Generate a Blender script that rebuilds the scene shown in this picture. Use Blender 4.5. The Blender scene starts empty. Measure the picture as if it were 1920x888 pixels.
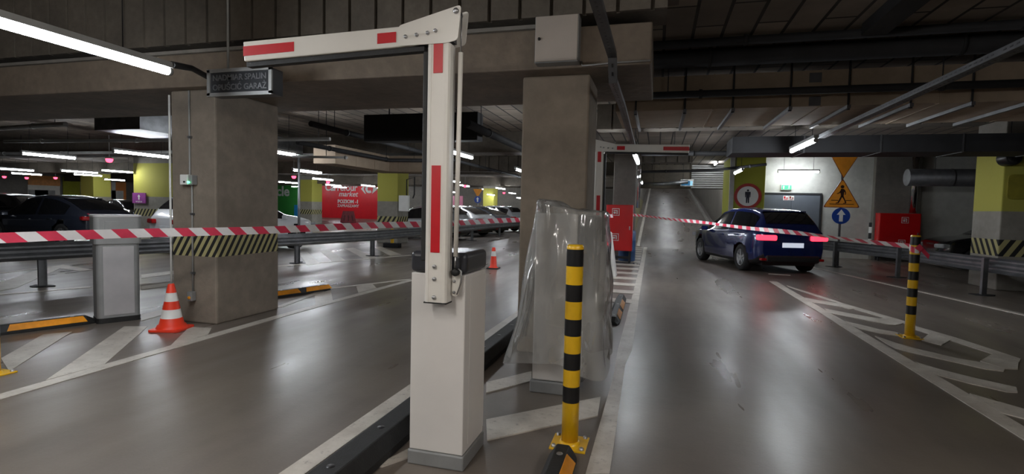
import bpy, bmesh, math, random
from mathutils import Vector, Matrix
random.seed(7)
PI = math.pi
COL = bpy.context.scene.collection
# ------------------------------------------------------------------ camera model
FPX, H = 985.0, 1.45
PITCH, ROLL, YAW = math.radians(3.1), math.radians(1.3), math.radians(15.4)
ROT = Matrix.Rotation(YAW, 3, 'Z') @ Matrix.Rotation(PI/2-PITCH, 3, 'X') @ Matrix.Rotation(ROLL, 3, 'Z')
EYE = Vector((0, 0, H))
def ray(px, py): return ROT @ Vector(((px-960)/FPX, -(py-444)/FPX, -1))
def G(px, py, z=0.0):
    d = ray(px, py); return EYE + d*((z-H)/d.z)
def AY(px, py, Y):
    d = ray(px, py); return EYE + d*(Y/d.y)
def AX(px, py, X):
    d = ray(px, py); return EYE + d*(X/d.x)
# ------------------------------------------------------------------ materials
def newmat(name):
    m = bpy.data.materials.new(name); m.use_nodes = True
    nt = m.node_tree; b = nt.nodes['Principled BSDF']
    return m, nt, b
def rgb(c): return (c[0], c[1], c[2], 1)
def sr(r, g, b):
    f = lambda v: (v/255/12.92 if v/255 <= .04045 else ((v/255+.055)/1.055)**2.4)
    return (f(r), f(g), f(b))
def math_node(nt, op, a, b=None):
    n = nt.nodes.new('ShaderNodeMath'); n.operation = op
    for i, v in enumerate((a, b)):
        if v is None: continue
        if isinstance(v, (int, float)): n.inputs[i].default_value = v
        else: nt.links.new(v, n.inputs[i])
    return n.outputs[0]
def mixc(nt, f, a, b):
    n = nt.nodes.new('ShaderNodeMix'); n.data_type = 'RGBA'
    for s, v in ((n.inputs[0], f), (n.inputs[6], a), (n.inputs[7], b)):
        if isinstance(v, (int, float)): s.default_value = v
        elif isinstance(v, tuple): s.default_value = rgb(v)
        else: nt.links.new(v, s)
    return n.outputs[2]
def noise(nt, scale, detail=5, rough=.55, vec=None, lo=.35, hi=.65):
    n = nt.nodes.new('ShaderNodeTexNoise'); n.inputs['Scale'].default_value = scale
    n.inputs['Detail'].default_value = detail; n.inputs['Roughness'].default_value = rough
    if vec is not None: nt.links.new(vec, n.inputs['Vector'])
    r = nt.nodes.new('ShaderNodeMapRange'); r.inputs[1].default_value = lo; r.inputs[2].default_value = hi
    nt.links.new(n.outputs[0], r.inputs[0]); return r.outputs[0]
def geo_pos(nt):
    return nt.nodes.new('ShaderNodeNewGeometry').outputs['Position']
def objco(nt):
    return nt.nodes.new('ShaderNodeTexCoord').outputs['Object']
def bump(nt, b, h, strength=.3, dist=.01):
    n = nt.nodes.new('ShaderNodeBump'); n.inputs['Strength'].default_value = strength; n.inputs['Distance'].default_value = dist
    nt.links.new(h, n.inputs['Height']); nt.links.new(n.outputs[0], b.inputs['Normal'])
def plain(name, c, rough=.5, metal=0, var=.12, scale=6, coat=0, bmp=0):
    m, nt, b = newmat(name)
    co = objco(nt)
    f = noise(nt, scale, 4, vec=co)
    d = tuple(v*(1-var) for v in c); l = tuple(min(1, v*(1+var)) for v in c)
    nt.links.new(mixc(nt, f, d, l), b.inputs['Base Color'])
    b.inputs['Roughness'].default_value = rough; b.inputs['Metallic'].default_value = metal
    b.inputs['Coat Weight'].default_value = coat
    b.inputs['Coat Roughness'].default_value = .05
    if bmp: bump(nt, b, noise(nt, scale*8, 4, vec=co), bmp, .004)
    return m
def emit(name, c, s):
    m, nt, b = newmat(name)
    b.inputs['Base Color'].default_value = rgb(c); b.inputs['Emission Color'].default_value = rgb(c)
    b.inputs['Emission Strength'].default_value = s
    return m
def concrete(name, c1, c2, scale=1.2, bmp=.25, rough=.85, joints=False, yellow=None, stripes=None, flip=1, yc=None):
    m, nt, b = newmat(name)
    p = geo_pos(nt)
    f1 = noise(nt, scale, 7, .6, p, .3, .7); f2 = noise(nt, scale*9, 5, .6, p, .35, .7)
    c = mixc(nt, f1, c1, c2)
    c = mixc(nt, math_node(nt, 'MULTIPLY', f2, .35), c, tuple(v*.62 for v in c1))
    sx = nt.nodes.new('ShaderNodeSeparateXYZ'); nt.links.new(p, sx.inputs[0])
    if yellow:
        z0, z1 = yellow
        k = math_node(nt, 'MULTIPLY', math_node(nt, 'GREATER_THAN', sx.outputs[2], z0), math_node(nt, 'LESS_THAN', sx.outputs[2], z1))
        c = mixc(nt, math_node(nt, 'MULTIPLY', k, .93), c, yc or sr(168, 164, 66))
    if stripes:
        z0, z1, w = stripes
        k = math_node(nt, 'MULTIPLY', math_node(nt, 'GREATER_THAN', sx.outputs[2], z0), math_node(nt, 'LESS_THAN', sx.outputs[2], z1))
        # diagonal bands running the same way round both faces
        u = math_node(nt, 'ADD', sx.outputs[0], sx.outputs[1])
        v = math_node(nt, 'SUBTRACT', u, math_node(nt, 'MULTIPLY', sx.outputs[2], .62*flip))
        fr = math_node(nt, 'FRACT', math_node(nt, 'ADD', math_node(nt, 'DIVIDE', v, w), 100))
        s = mixc(nt, math_node(nt, 'GREATER_THAN', fr, .52), sr(168, 160, 112), (.012, .012, .012))
        c = mixc(nt, k, c, s)
    nt.links.new(c, b.inputs['Base Color'])
    b.inputs['Roughness'].default_value = rough
    h = math_node(nt, 'ADD', f1, math_node(nt, 'MULTIPLY', f2, .5))
    bump(nt, b, h, bmp, .02)
    return m
# ------------------------------------------------------------------ mesh builder
class MB:
    def __init__(s): s.v = []; s.f = []; s.m = []; s.sm = []
    def add(s, vs, fs, mi=0, smooth=False):
        o = len(s.v); s.v += [tuple(v) for v in vs]
        for f in fs:
            s.f.append([o+i for i in f]); s.m.append(mi); s.sm.append(smooth)
        return s
    def box(s, c, size, rot=None, mi=0):
        hx, hy, hz = size[0]/2, size[1]/2, size[2]/2
        vs = [Vector((x*hx, y*hy, z*hz)) for z in (-1, 1) for y in (-1, 1) for x in (-1, 1)]
        if rot is not None: vs = [rot @ v for v in vs]
        c = Vector(c)
        return s.add([v+c for v in vs], [(0,2,3,1),(4,5,7,6),(0,1,5,4),(2,6,7,3),(0,4,6,2),(1,3,7,5)], mi)
    def bb(s, a, b, mi=0):
        a, b = Vector(a), Vector(b)
        return s.box((a+b)/2, [abs(b[i]-a[i]) for i in range(3)], None, mi)
    def beam(s, p0, p1, w, h, mi=0, up=(0, 0, 1)):
        p0, p1 = Vector(p0), Vector(p1); d = (p1-p0); L = d.length; d.normalize()
        x = d.cross(Vector(up))
        if x.length < 1e-4: x = Vector((1, 0, 0))
        x.normalize(); z = x.cross(d)
        R = Matrix((x, d, z)).transposed()
        return s.box((p0+p1)/2, (w, L, h), R, mi)
    def tube(s, pts, r, n=10, mi=0, caps=True):
        pts = [Vector(p) for p in pts]; rs = r if isinstance(r, (list, tuple)) else [r]*len(pts)
        o = []; prev = None
        for i, p in enumerate(pts):
            a = pts[max(i-1, 0)]; b = pts[min(i+1, len(pts)-1)]
            d = (b-a).normalized()
            if prev is None:
                x = d.orthogonal().normalized()
            else:
                x = (prev - d*prev.dot(d)).normalized()
            prev = x; y = d.cross(x)
            o.append([p + (x*math.cos(t)+y*math.sin(t))*rs[i] for t in [2*PI*k/n for k in range(n)]])
        vs = [v for ring in o for v in ring]; fs = []
        for i in range(len(pts)-1):
            for k in range(n):
                fs.append((i*n+k, i*n+(k+1) % n, (i+1)*n+(k+1) % n, (i+1)*n+k))
        s.add(vs, fs, mi, True)
        if caps:
            s.add(o[0], [tuple(reversed(range(n)))], mi); s.add(o[-1], [tuple(range(n))], mi)
        return s
    def lathe(s, prof, c=(0, 0, 0), n=32, axis='Z', mis=None, smooth=True, square=None):
        vs = []; c = Vector(c)
        for (r, z) in prof:
            for k in range(n):
                t = 2*PI*k/n; v = Vector((r*math.cos(t), r*math.sin(t), z))
                if axis == 'X': v = Vector((v.z, v.x, v.y))
                if axis == 'Y': v = Vector((v.x, v.z, v.y))
                vs.append(v+c)
        for i in range(len(prof)-1):
            fs = [(i*n+k, i*n+(k+1) % n, (i+1)*n+(k+1) % n, (i+1)*n+k) for k in range(n)]
            o = len(s.v) if i == 0 else o
            if i == 0: s.v += [tuple(v) for v in vs]
            for f in fs:
                s.f.append([o+j for j in f]); s.m.append(mis[i] if mis else 0); s.sm.append(smooth)
        return s
    def prism(s, poly, origin, ux, uy, depth, mi=0, side=None):
        # poly in (a,b) -> origin + a*ux + b*uy, extruded by vector depth
        o = Vector(origin); ux, uy, d = Vector(ux), Vector(uy), Vector(depth)
        n = len(poly); f = [o+ux*a+uy*b for a, b in poly]; g = [p+d for p in f]
        s.add(f+g, [tuple(range(n)), tuple(reversed(range(n, 2*n)))], mi)
        s.add(f+g, [(k, k+n, (k+1) % n+n, (k+1) % n) for k in range(n)], mi if side is None else side)
        return s
    def flat(s, pts, mi=0):
        return s.add(pts, [tuple(range(len(pts)))], mi)
    def build(s, name, mats, parent=None, loc=None, bevel=0, seg=2, fix=True, kind=None, origin=None, wn=False):
        me = bpy.data.meshes.new(name)
        vs = s.v
        if origin is not None:
            vs = [tuple(Vector(v)-Vector(origin)) for v in s.v]
        me.from_pydata(vs, [], s.f)
        for m in (mats if isinstance(mats, (list, tuple)) else [mats]): me.materials.append(m)
        for p, mi, sm in zip(me.polygons, s.m, s.sm): p.material_index = mi; p.use_smooth = sm
        bm = bmesh.new(); bm.from_mesh(me)
        bmesh.ops.remove_doubles(bm, verts=bm.verts, dist=1e-5)
        if fix: bmesh.ops.recalc_face_normals(bm, faces=bm.faces)
        bm.to_mesh(me); bm.free()
        o = bpy.data.objects.new(name, me); COL.objects.link(o)
        if parent is not None: o.parent = parent
        if origin is not None: o.location = origin
        if loc is not None: o.location = loc
        if bevel:
            md = o.modifiers.new('bevel', 'BEVEL'); md.width = bevel; md.segments = seg; md.limit_method = 'ANGLE'; md.angle_limit = math.radians(40)
        if kind: o['kind'] = kind
        return o
def tag(o, label, cat, group=None, kind=None):
    o['label'] = label; o['category'] = cat
    if group: o['group'] = group
    if kind: o['kind'] = kind
    return o
def thing(name, label, cat, loc=(0, 0, 0), rz=0, group=None):
    o = bpy.data.objects.new(name, None); COL.objects.link(o)
    o.location = loc; o.rotation_euler = (0, 0, rz); o.empty_display_size = .1
    return tag(o, label, cat, group)
def text_mesh(name, txt, size, mat, parent=None, loc=(0, 0, 0), rot=(PI/2, 0, 0), extrude=.004, bold=0, align='CENTER', shear=0, sx=1):
    cu = bpy.data.curves.new(name, 'FONT'); cu.body = txt; cu.size = size; cu.extrude = extrude
    cu.offset = bold; cu.align_x = align; cu.align_y = 'CENTER'; cu.shear = shear; cu.resolution_u = 4
    t = bpy.data.objects.new(name+'_curve', cu); COL.objects.link(t)
    dg = bpy.context.evaluated_depsgraph_get()
    me = bpy.data.meshes.new_from_object(t.evaluated_get(dg)); me.name = name
    bpy.data.objects.remove(t)
    me.materials.clear(); me.materials.append(mat)
    o = bpy.data.objects.new(name, me); COL.objects.link(o)
    o.parent = parent; o.location = loc; o.rotation_euler = rot; o.scale = (sx, 1, 1)
    return o
def rrect(w, h, r, n=5):
    out = []
    for cx, cy, a in ((w/2-r, h/2-r, 0), (-w/2+r, h/2-r, 90), (-w/2+r, -h/2+r, 180), (w/2-r, -h/2+r, 270)):
        for k in range(n+1):
            t = math.radians(a+90*k/n); out.append((cx+r*math.cos(t), cy+r*math.sin(t)))
    return out
def disc(r, n=40, cx=0, cy=0): return [(cx+r*math.cos(2*PI*k/n), cy+r*math.sin(2*PI*k/n)) for k in range(n)]
def round_poly(pts, r, n=5):
    out = []
    for i in range(len(pts)):
        p = Vector(pts[i]).to_2d() if len(pts[i]) == 3 else Vector(pts[i]); a = Vector(pts[i-1]); b = Vector(pts[(i+1) % len(pts)])
        d1 = (a-p).normalized(); d2 = (b-p).normalized()
        q1 = p+d1*r; q2 = p+d2*r
        for k in range(n+1):
            t = k/n; out.append(tuple(q1*(1-t)**2 + p*2*t*(1-t) + q2*t*t))
    return out
# ------------------------------------------------------------------ shared materials
M = {}
M['white_paint'] = plain('white_powder_coat', sr(222, 218, 214), .38, 0, .03, 3, .15)
M['arm_white'] = plain('arm_white', sr(226, 222, 214), .35, 0, .03, 3)
M['lid'] = plain('dark_plastic', sr(52, 53, 58), .32, 0, .1, 4)
M['plinth'] = plain('grey_plinth', sr(142, 143, 143), .5, .2, .08, 5)
M['red'] = plain('reflective_red', sr(196, 22, 34), .35, 0, .06, 8)
M['rubber'] = plain('black_rubber', (.012, .012, .012), .6, 0, .3, 12, 0, .2)
M['black'] = plain('black_paint', (.012, .012, .013), .35, 0, .2, 8)
M['yellow'] = plain('yellow_paint', sr(226, 178, 28), .3, 0, .1, 5, .3)
M['steel'] = plain('steel', (.42, .42, .43), .35, .9, .1, 10)
M['chrome'] = plain('chrome', (.75, .75, .76), .14, 1, .05, 10)
M['galv'] = plain('galvanised_steel', (.20, .205, .215), .42, .75, .18, 5, 0, .1)
M['galv_dark'] = plain('dark_galvanised', (.10, .10, .105), .5, .6, .2, 5)
M['pipe_dark'] = plain('dark_pipe', (.016, .016, .018), .75, 0, .25, 3)
M['conduit'] = plain('grey_conduit', (.30, .30, .29), .5, .2, .1, 4)
M['orange'] = plain('cone_orange', sr(232, 58, 30), .45, 0, .08, 5)
M['cone_white'] = plain('cone_white', sr(222, 220, 216), .4, 0, .06, 6)
M['reflector'] = plain('amber_reflector', sr(232, 150, 24), .3, 0, .2, 6, .5)
M['tape_red'] = plain('tape_red', sr(214, 62, 88), .35, 0, .1, 8)
M['tape_white'] = plain('tape_white', sr(225, 222, 222), .35, 0, .06, 8)
M['sign_white'] = plain('sign_white', sr(225, 225, 222), .4, 0, .04, 4)
M['sign_blue'] = plain('sign_blue', sr(28, 66, 150), .35, 0, .08, 5)
M['sign_orange'] = plain('sign_amber', sr(226, 146, 44), .45, 0, .1, 5)
M['sign_border'] = plain('sign_border', sr(120, 46, 26), .45, 0, .1, 5)
M['sign_brown'] = plain('sign_dark', sr(46, 20, 14), .5, 0, .1, 5)
M['red_cabinet'] = plain('red_enamel', sr(206, 22, 26), .28, 0, .05, 3, .3)
M['paint'] = None
M['tube'] = emit('lit_tube', (.90, .95, 1.0), 95)
M['tube_warm'] = emit('lit_tube_warm', (1.0, .955, .90), 95)
M['led_red'] = emit('red_led', (1, .05, .1), 6)
M['led_green'] = emit('green_led', (.1, 1, .4), 5)
M['tyre'] = plain('tyre_rubber', (.012, .012, .013), .75, 0, .2, 14)
M['rim'] = plain('alloy_rim', (.42, .43, .44), .3, .85, .1, 8)
M['glass'] = plain('car_glass', (.006, .007, .009), .06, 0, .1, 3, .6)
M['car_black'] = plain('black_trim', (.015, .015, .016), .5, 0, .1, 8)
M['lens'] = plain('headlight_lens', (.55, .57, .6), .08, .4, .1, 9, 1)
M['tail'] = plain('tail_lens', sr(150, 10, 16), .15, 0, .1, 9, 1)
M['tail_on'] = emit('tail_lens_lit', (1, .03, .06), 3.2)
M['plate'] = plain('plate_white', sr(205, 208, 212), .4, 0, .05, 9)
M['plate_lit'] = emit('plate_lit', (.78, .86, 1), .55)
def paint_mat(name, c, metal=.3): return plain(name, c, .22, metal, .04, 2, 1)

# floor: resin coated concrete with tyre smears
def floor_mat():
    m, nt, b = newmat('floor_coating'); p = geo_pos(nt)
    mp = nt.nodes.new('ShaderNodeMapping'); mp.inputs['Scale'].default_value = (1.6, .28, 1); nt.links.new(p, mp.inputs[0])
    big = noise(nt, .35, 4, .5, p, .3, .7); streak = noise(nt, 1.1, 4, .5, mp.outputs[0], .32, .78)
    blot = noise(nt, 1.9, 3, .5, p, .52, .86); fine = noise(nt, 60, 3, .6, p, .3, .7)
    c = mixc(nt, big, sr(104, 95, 87), sr(127, 117, 108))
    c = mixc(nt, math_node(nt, 'MULTIPLY', streak, .42), c, sr(78, 72, 68))
    c = mixc(nt, math_node(nt, 'MULTIPLY', blot, .38), c, sr(66, 58, 54))
    c = mixc(nt, math_node(nt, 'MULTIPLY', fine, .12), c, sr(70, 66, 62))
    nt.links.new(c, b.inputs['Base Color'])
    r = nt.nodes.new('ShaderNodeMapRange'); r.inputs[3].default_value = .26; r.inputs[4].default_value = .46
    nt.links.new(streak, r.inputs[0]); nt.links.new(r.outputs[0], b.inputs['Roughness'])
    b.inputs['Specular IOR Level'].default_value = .5
    h = math_node(nt, 'ADD', math_node(nt, 'MULTIPLY', fine, .3), noise(nt, 5, 4, .6, p)); bump(nt, b, h, .06, .01)
    return m
def line_mat():
    m, nt, b = newmat('road_paint'); p = geo_pos(nt)
    f = noise(nt, 3.5, 8, .65, p, .35, .68); g = noise(nt, 22, 6, .7, p, .56, .70)
    c = mixc(nt, f, sr(176, 168, 158), sr(206, 200, 190))
    c = mixc(nt, math_node(nt, 'MULTIPLY', g, .6), c, sr(112, 104, 97))
    nt.links.new(c, b.inputs['Base Color']); b.inputs['Roughness'].default_value = .42
    return m
def ceil_mat():
    m, nt, b = newmat('ceiling_boards'); p = geo_pos(nt)
    br = nt.nodes.new('ShaderNodeTexBrick'); br.offset = .5
    mp = nt.nodes.new('ShaderNodeMapping'); mp.inputs['Rotation'].default_value = (0, 0, PI/2); nt.links.new(p, mp.inputs[0])
    nt.links.new(mp.outputs[0], br.inputs['Vector'])
    br.inputs['Scale'].default_value = 1; br.inputs['Brick Width'].default_value = 1.25; br.inputs['Row Height'].default_value = .32
    br.inputs['Mortar Size'].default_value = .018; br.inputs['Mortar Smooth'].default_value = .1
    br.inputs['Color1'].default_value = rgb(sr(112, 102, 92)); br.inputs['Color2'].default_value = rgb(sr(140, 128, 115)); br.inputs['Mortar'].default_value = (.012, .011, .01, 1)
    f = noise(nt, 1.1, 6, .6, p)
    c = mixc(nt, math_node(nt, 'MULTIPLY', f, .5), br.outputs[0], sr(70, 64, 58))
    nt.links.new(c, b.inputs['Base Color']); b.inputs['Roughness'].default_value = .9
    bump(nt, b, math_node(nt, 'SUBTRACT', 1, br.outputs[1]), .6, .02)
    return m
M['floor'] = floor_mat(); M['line'] = line_mat(); M['ceil'] = ceil_mat()
M['conc'] = concrete('beam_concrete', sr(104, 93, 81), sr(134, 120, 105), 1.1)
M['conc_dark'] = concrete('ribbed_concrete', sr(80, 74, 66), sr(108, 99, 88), 1.4)
M['conc_pillar'] = concrete('pillar_concrete', sr(122, 110, 96), sr(152, 138, 121), .9)
M['conc_pillar_hazard'] = concrete('pillar_concrete_hazard', sr(112, 103, 92), sr(150, 138, 124), .9, stripes=(.80, 1.06, .098), flip=1)
M['pillar_yellow'] = concrete('pillar_painted', sr(128, 124, 116), sr(152, 148, 140), .8, yellow=(1.62, 3.2), stripes=(.70, 1.04, .2))
M['wall_white'] = concrete('white_wall', sr(190, 190, 184), sr(206, 206, 199), .6, .06)
M['wall_grey'] = concrete('grey_wall', sr(116, 112, 106), sr(138, 133, 126), .8, .1)
M['duct_board'] = concrete('duct_board', sr(140, 124, 106), sr(164, 146, 126), .7, .12)
M['wall_green'] = concrete('lime_wall', sr(150, 152, 40), sr(166, 166, 52), .7, .05)
# ------------------------------------------------------------------ SETTING
def struct(mb, name, mat, **kw): return mb.build(name, mat, kind='structure', **kw)
floor = struct(MB().bb((-62, -9, -.2), (24, 60, 0)), 'floor', M['floor'])
RS = .13
rz = lambda y: RS*(y-22)
# ramp up (own slab with kerb)
ramp = struct(MB().add([(-1, 21.8, -.02), (2.9, 21.8, -.02), (2.9, 58, rz(58)), (-1, 58, rz(58)), (-1, 21.8, -.19), (2.9, 21.8, -.19), (2.9, 58, rz(58)-.3), (-1, 58, rz(58)-.3)],
       [(0,1,2,3),(7,6,5,4),(0,4,5,1),(1,5,6,2),(2,6,7,3),(3,7,4,0)]), 'ramp_floor', M['floor'])
mk = MB(); mk.add([(2.45, 22, 0), (2.62, 22, 0), (2.62, 57, rz(57)), (2.45, 57, rz(57)), (2.45, 22, .14), (2.62, 22, .14), (2.62, 57, rz(57)+.14), (2.45, 57, rz(57)+.14)],
       [(4,5,6,7),(0,1,5,4),(1,2,6,5),(2,3,7,6),(3,0,4,7)])
struct(mk, 'ramp_kerb', M['wall_grey'])
rl_ = MB(); rl_.add([(-.78, 22.2, rz(22.2)+.012), (-.66, 22.2, rz(22.2)+.012), (-.66, 57, rz(57)+.012), (-.78, 57, rz(57)+.012), (-.78, 22.2, rz(22.2)-.02), (-.66, 22.2, rz(22.2)-.02), (-.66, 57, rz(57)-.02), (-.78, 57, rz(57)-.02)], [(0,1,2,3),(7,6,5,4),(0,4,5,1),(1,5,6,2),(2,6,7,3),(3,7,4,0)])
rl_o = rl_.build('ramp_line', M['line'], ramp); rl_o['kind'] = 'structure'
# floor paint: one mesh per marking, children of the floor
LZ = .004; MK = [0]
def mark(name, pts, px=True):
    w = [G(*p) for p in pts] if px else [Vector((p[0], p[1], 0)) for p in pts]
    MK[0] += 1; mb = MB(); n = len(w); t = [(v.x, v.y, LZ+.00012*MK[0]) for v in w]; bo = [(v.x, v.y, -.01) for v in w]
    mb.add(t+bo, [tuple(range(n))]+[(k, (k+1) % n, n+(k+1) % n, n+k) for k in range(n)])
    o = mb.build(name, M['line'], floor); o['kind'] = 'structure'; return o
def polyline(name, pts, w):
    L = []; R_ = []
    for i, p in enumerate(pts):
        a = Vector(pts[max(i-1, 0)]); b = Vector(pts[min(i+1, len(pts)-1)]); d = (b-a).normalized(); nn = Vector((-d.y, d.x))*w/2
        L.append((p[0]+nn.x, p[1]+nn.y)); R_.append((p[0]-nn.x, p[1]-nn.y))
    return mark(name, L+R_[::-1], False)
XY = lambda px, py: tuple(G(px, py).xy)
polyline('lane_line', [(-1.86, 1.2), (-1.84, 2.4), (-1.80, 6.9), (-1.86, 12), (-2.2, 20)], .13)
mark('lane_line', [(1098,888),(1143,888),(1173,681),(1185,657),(1197,568),(1208,497),(1219,431),(1222,412),(1217,412),(1214,431),(1200,497),(1182,568),(1158,657),(1150,705)])
polyline('lane_line', [(-4.55, 1.2), (-4.55, 2.6), (-4.63, 5.6), (-4.62, 9.4)], .13)
polyline('lane_line', [XY(522, 576), XY(615, 541), XY(771, 523)], .10)
for q in ([(2,672),(81,627),(135,622),(17,696)], [(86,713),(233,612),(277,612),(196,683)], [(319,649),(355,613),(397,615),(390,627)],
          [(590,553),(620,543),(624,563),(592,573)], [(668,537),(697,531),(706,540),(672,549)],
          [(600,470),(618,468),(648,488),(624,491)], [(648,466),(662,464),(706,482),(682,485)], [(560,474),(576,472),(600,494),(576,497)], [(700,463),(713,462),(752,477),(731,479)],
          [(60,509),(118,496),(175,506),(150,508),(112,503),(30,540),(0,545),(0,530)], [(265,515),(328,507),(328,513),(265,522)], [(265,537),(328,528),(328,534),(265,543)],
          [(265,590),(312,578),(306,590),(265,602)]):
    mark('hatch_marking', q)
polyline('bay_line', [XY(520, 499), XY(770, 478)], .13)
polyline('bay_line', [XY(0, 552), XY(170, 538)], .13)
polyline('bay_line', [XY(0, 512), XY(120, 497)], .10)
# right chevron island
polyline('lane_line', [(2.46, 12.4), (2.46, 4.2), (2.45, 1.5)], .15)
def ra(*p): return [(1430+x/5.92, 510+y/5.92) for x, y in p]
def rbq(*p): return [(1680+x/3.55, 580+y/3.55) for x, y in p]
for q in (ra((265,148),(640,265),(900,350),(1340,478),(1600,553),(1590,580),(1340,507),(1020,414),(860,354),(600,272),(280,162)),
          rbq((60,92),(140,115),(370,180),(640,268),(830,330),(820,352),(640,297),(365,208),(140,140),(60,116))):
    mark('lane_line', q)
for q in (ra((470,285),(640,318),(870,352),(935,362),(1020,410),(960,414),(860,386),(580,342),(500,325)),
          ra((680,405),(780,425),(1040,475),(1300,520),(1345,505),(1600,560),(1470,592),(1400,585),(1200,548),(1000,508),(790,468),(730,450)),
          ra((915,548),(1080,585),(1300,640),(1470,665),(1540,690),(1530,715),(1300,682),(1080,632),(990,600)),
          rbq((-140,178),(0,225),(130,262),(410,328),(540,350),(730,385),(715,415),(600,400),(410,357),(140,297),(0,262),(-70,225)),
          rbq((130,352),(300,403),(550,465),(800,520),(810,555),(740,552),(500,497),(290,442),(200,410)),
          rbq((490,562),(640,605),(852,665),(852,730),(700,690),(610,640)),
          rbq((225,158),(370,200),(300,240),(170,205)), rbq((650,293),(815,350),(810,400),(720,396),(560,345))):
    mark('hatch_marking', q)
polyline('bay_line', [(4.05, 17.0), (4.3, 15.8), (4.9, 12.8), (5.47, 9.8), (5.9, 7.6)], .11)
polyline('bay_line', [XY(1640, 480), XY(1740, 493), XY(1800, 505)], .09)
polyline('bay_line', [XY(1870, 532), XY(1920, 544)], .09)
polyline('hatch_marking', [XY(1441, 513), XY(1482, 516)], .10)
# centre island stripes
def c6(*pts): return [(700+x/1.8192, 400+y/1.8192) for x, y in pts]
mark('hatch_marking', c6((385,578),(540,540),(540,572),(385,614))); mark('hatch_marking', c6((385,705),(775,628),(765,692),(388,776)))
mark('hatch_marking', c6((0,866),(120,805),(120,835),(30,866)))
for k in range(17):
    y = 8.5+k*.98; xr = -.33-.014*(y-8)
    mark('hatch_marking', [(-1.15, y-.06), (xr, y-.1), (xr, y+.27), (-1.15, y+.30)], False)
# ceiling
struct(MB().bb((.10, -9, 3.5), (24, 24, 3.7)).bb((-62, 24, 3.5), (-1.2, 60, 3.7)).bb((-62, 4.88, 3.5), (.10, 24, 3.7)), 'ceiling', M['ceil'])
struct(MB().bb((-62, -9, 4.4), (.10, 5.4, 4.6)), 'ceiling_high', M['ceil'])
# deep beam over both pillars: smooth soffit part, ledge, ribbed upper part
BY0, BY1 = 4.86, 6.45
struct(MB().bb((-16, BY0, 2.75), (-.10, BY1, 3.12)), 'beam', M['conc'], bevel=.015)
struct(MB().bb((-16, BY0-.03, 3.12), (-1.0, BY0+.2, 3.155)), 'trim_1', M['wall_grey'])
def ribbed(name, x0, x1, y, z0, z1, pitch=.30, depth=.05, mat='conc_dark'):
    mb = MB(); mb.bb((x0, y, z0), (x1, y+.4, z1))
    x = x0
    while x < x1-.02:
        mb.bb((x+.012, y-depth, z0), (min(x+pitch-.022, x1), y+.01, z1)); x += pitch
    return struct(mb, name, M[mat])
ribbed('beam_panel', -16, .02, BY0+.02, 3.22, 4.42)
struct(MB().bb((.02, -9, 3.35), (.12, BY0+.3, 4.42)), 'ceiling_upstand', M['conc_dark'])
ribbed('beam_panel', -1.2, 5.2, 10.4, 3.02, 3.52, .3)
ribbed('beam_panel', -1.2, 1.0, 17.5, 3.02, 3.52, .35)
struct(MB().bb((-40, 13.6, 2.95), (-1.6, 14.4, 3.52)), 'beam', M['conc_dark'])
struct(MB().bb((-49.5, 22.6, 2.95), (-1.6, 23.4, 3.52)), 'beam', M['conc_dark'])
struct(MB().bb((-49.5, 33.6, 2.95), (-1.6, 34.4, 3.52)), 'beam', M['conc_dark'])
ribbed('beam_panel', -9.3, -2, 20.0, 2.9, 3.52, .4)
# pillars
def pillar(x0, x1, y0, y1, z1, mat, label):
    o = MB().bb((x0, y0, 0), (x1, y1, z1)).build('pillar', M[mat], kind='structure', bevel=.02)
    tag(o, label, 'pillar'); return o
pillar(-5.62, -4.97, 5.0, 6.05, 2.75, 'conc_pillar_hazard', 'square concrete pillar with hazard stripe band behind the orange traffic cone')
pillar(-1.33, -.665, 5.1, 5.72, 2.75, 'conc_pillar', 'bare concrete pillar directly behind the plastic wrapped cabinet')
pillar(-1.29, -.64, 15.9, 16.6, 3.5, 'wall_grey', 'pale concrete pillar behind the freestanding red cabinet')
pillar(6.75, 7.9, 13.0, 14.0, 3.5, 'pillar_yellow', 'yellow topped pillar with hazard band at the frame edge beside the black car')
pillar(-10.5, -9.62, 18.3, 19.2, 3.5, 'pillar_yellow', 'yellow topped pillar with grey meter box beside the silver hatchback')
YP = 'pillar_yellow'
def px_pillar(px0, px1, Y, lab, d=1.0, mat=YP):
    a = AY(px0, 400, Y).x; b = AY(px1, 400, Y).x
    return pillar(a, b, Y, Y+d, 3.5, mat, lab)
px_pillar(560, 585, 33, 'yellow and grey pillar at the edge of the red shop wall', 1.2)
px_pillar(251, 320, 19.5, 'wide painted pillar seen just beside the grey striped pillar, behind the white car', 1.6)
px_pillar(152, 176, 27, 'far yellow pillar rising behind the roof of the dark crossover', 1.2)
px_pillar(905, 925, 45, 'far yellow pillar behind the small blue arrow sign', 1.2)
# walls
struct(MB().bb((-62, 50, 0), (-1.2, 50.3, 3.5)), 'wall_back', M['wall_grey'])
struct(MB().bb((-50.3, 8, 0), (-50, 50, 3.5)), 'wall_left', M['wall_grey'])
struct(MB().bb((-62, -9, 0), (24, -8.7, 3.5)), 'wall_rear', M['wall_grey'])
struct(MB().bb((23.7, -8.7, 0), (24, 23, 3.5)), 'wall_right_far', M['wall_grey'])
struct(MB().bb((2.85, 20.5, 0), (7.0, 20.9, 3.5)), 'wall_front', M['wall_white'])
struct(MB().bb((8.35, 20.5, 0), (24, 20.9, 3.5)), 'wall_front_plain', M['wall_white'])
struct(MB().bb((7.0, 20.3, 0), (8.35, 21.0, 3.5)), 'wall_front_pier', M['wall_grey'], bevel=.02)
def pier_mat():
    return concrete('lime_pier', sr(138, 134, 126), sr(156, 152, 143), .8, .06, yellow=(1.2, 3.4), yc=sr(158, 160, 44))
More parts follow.
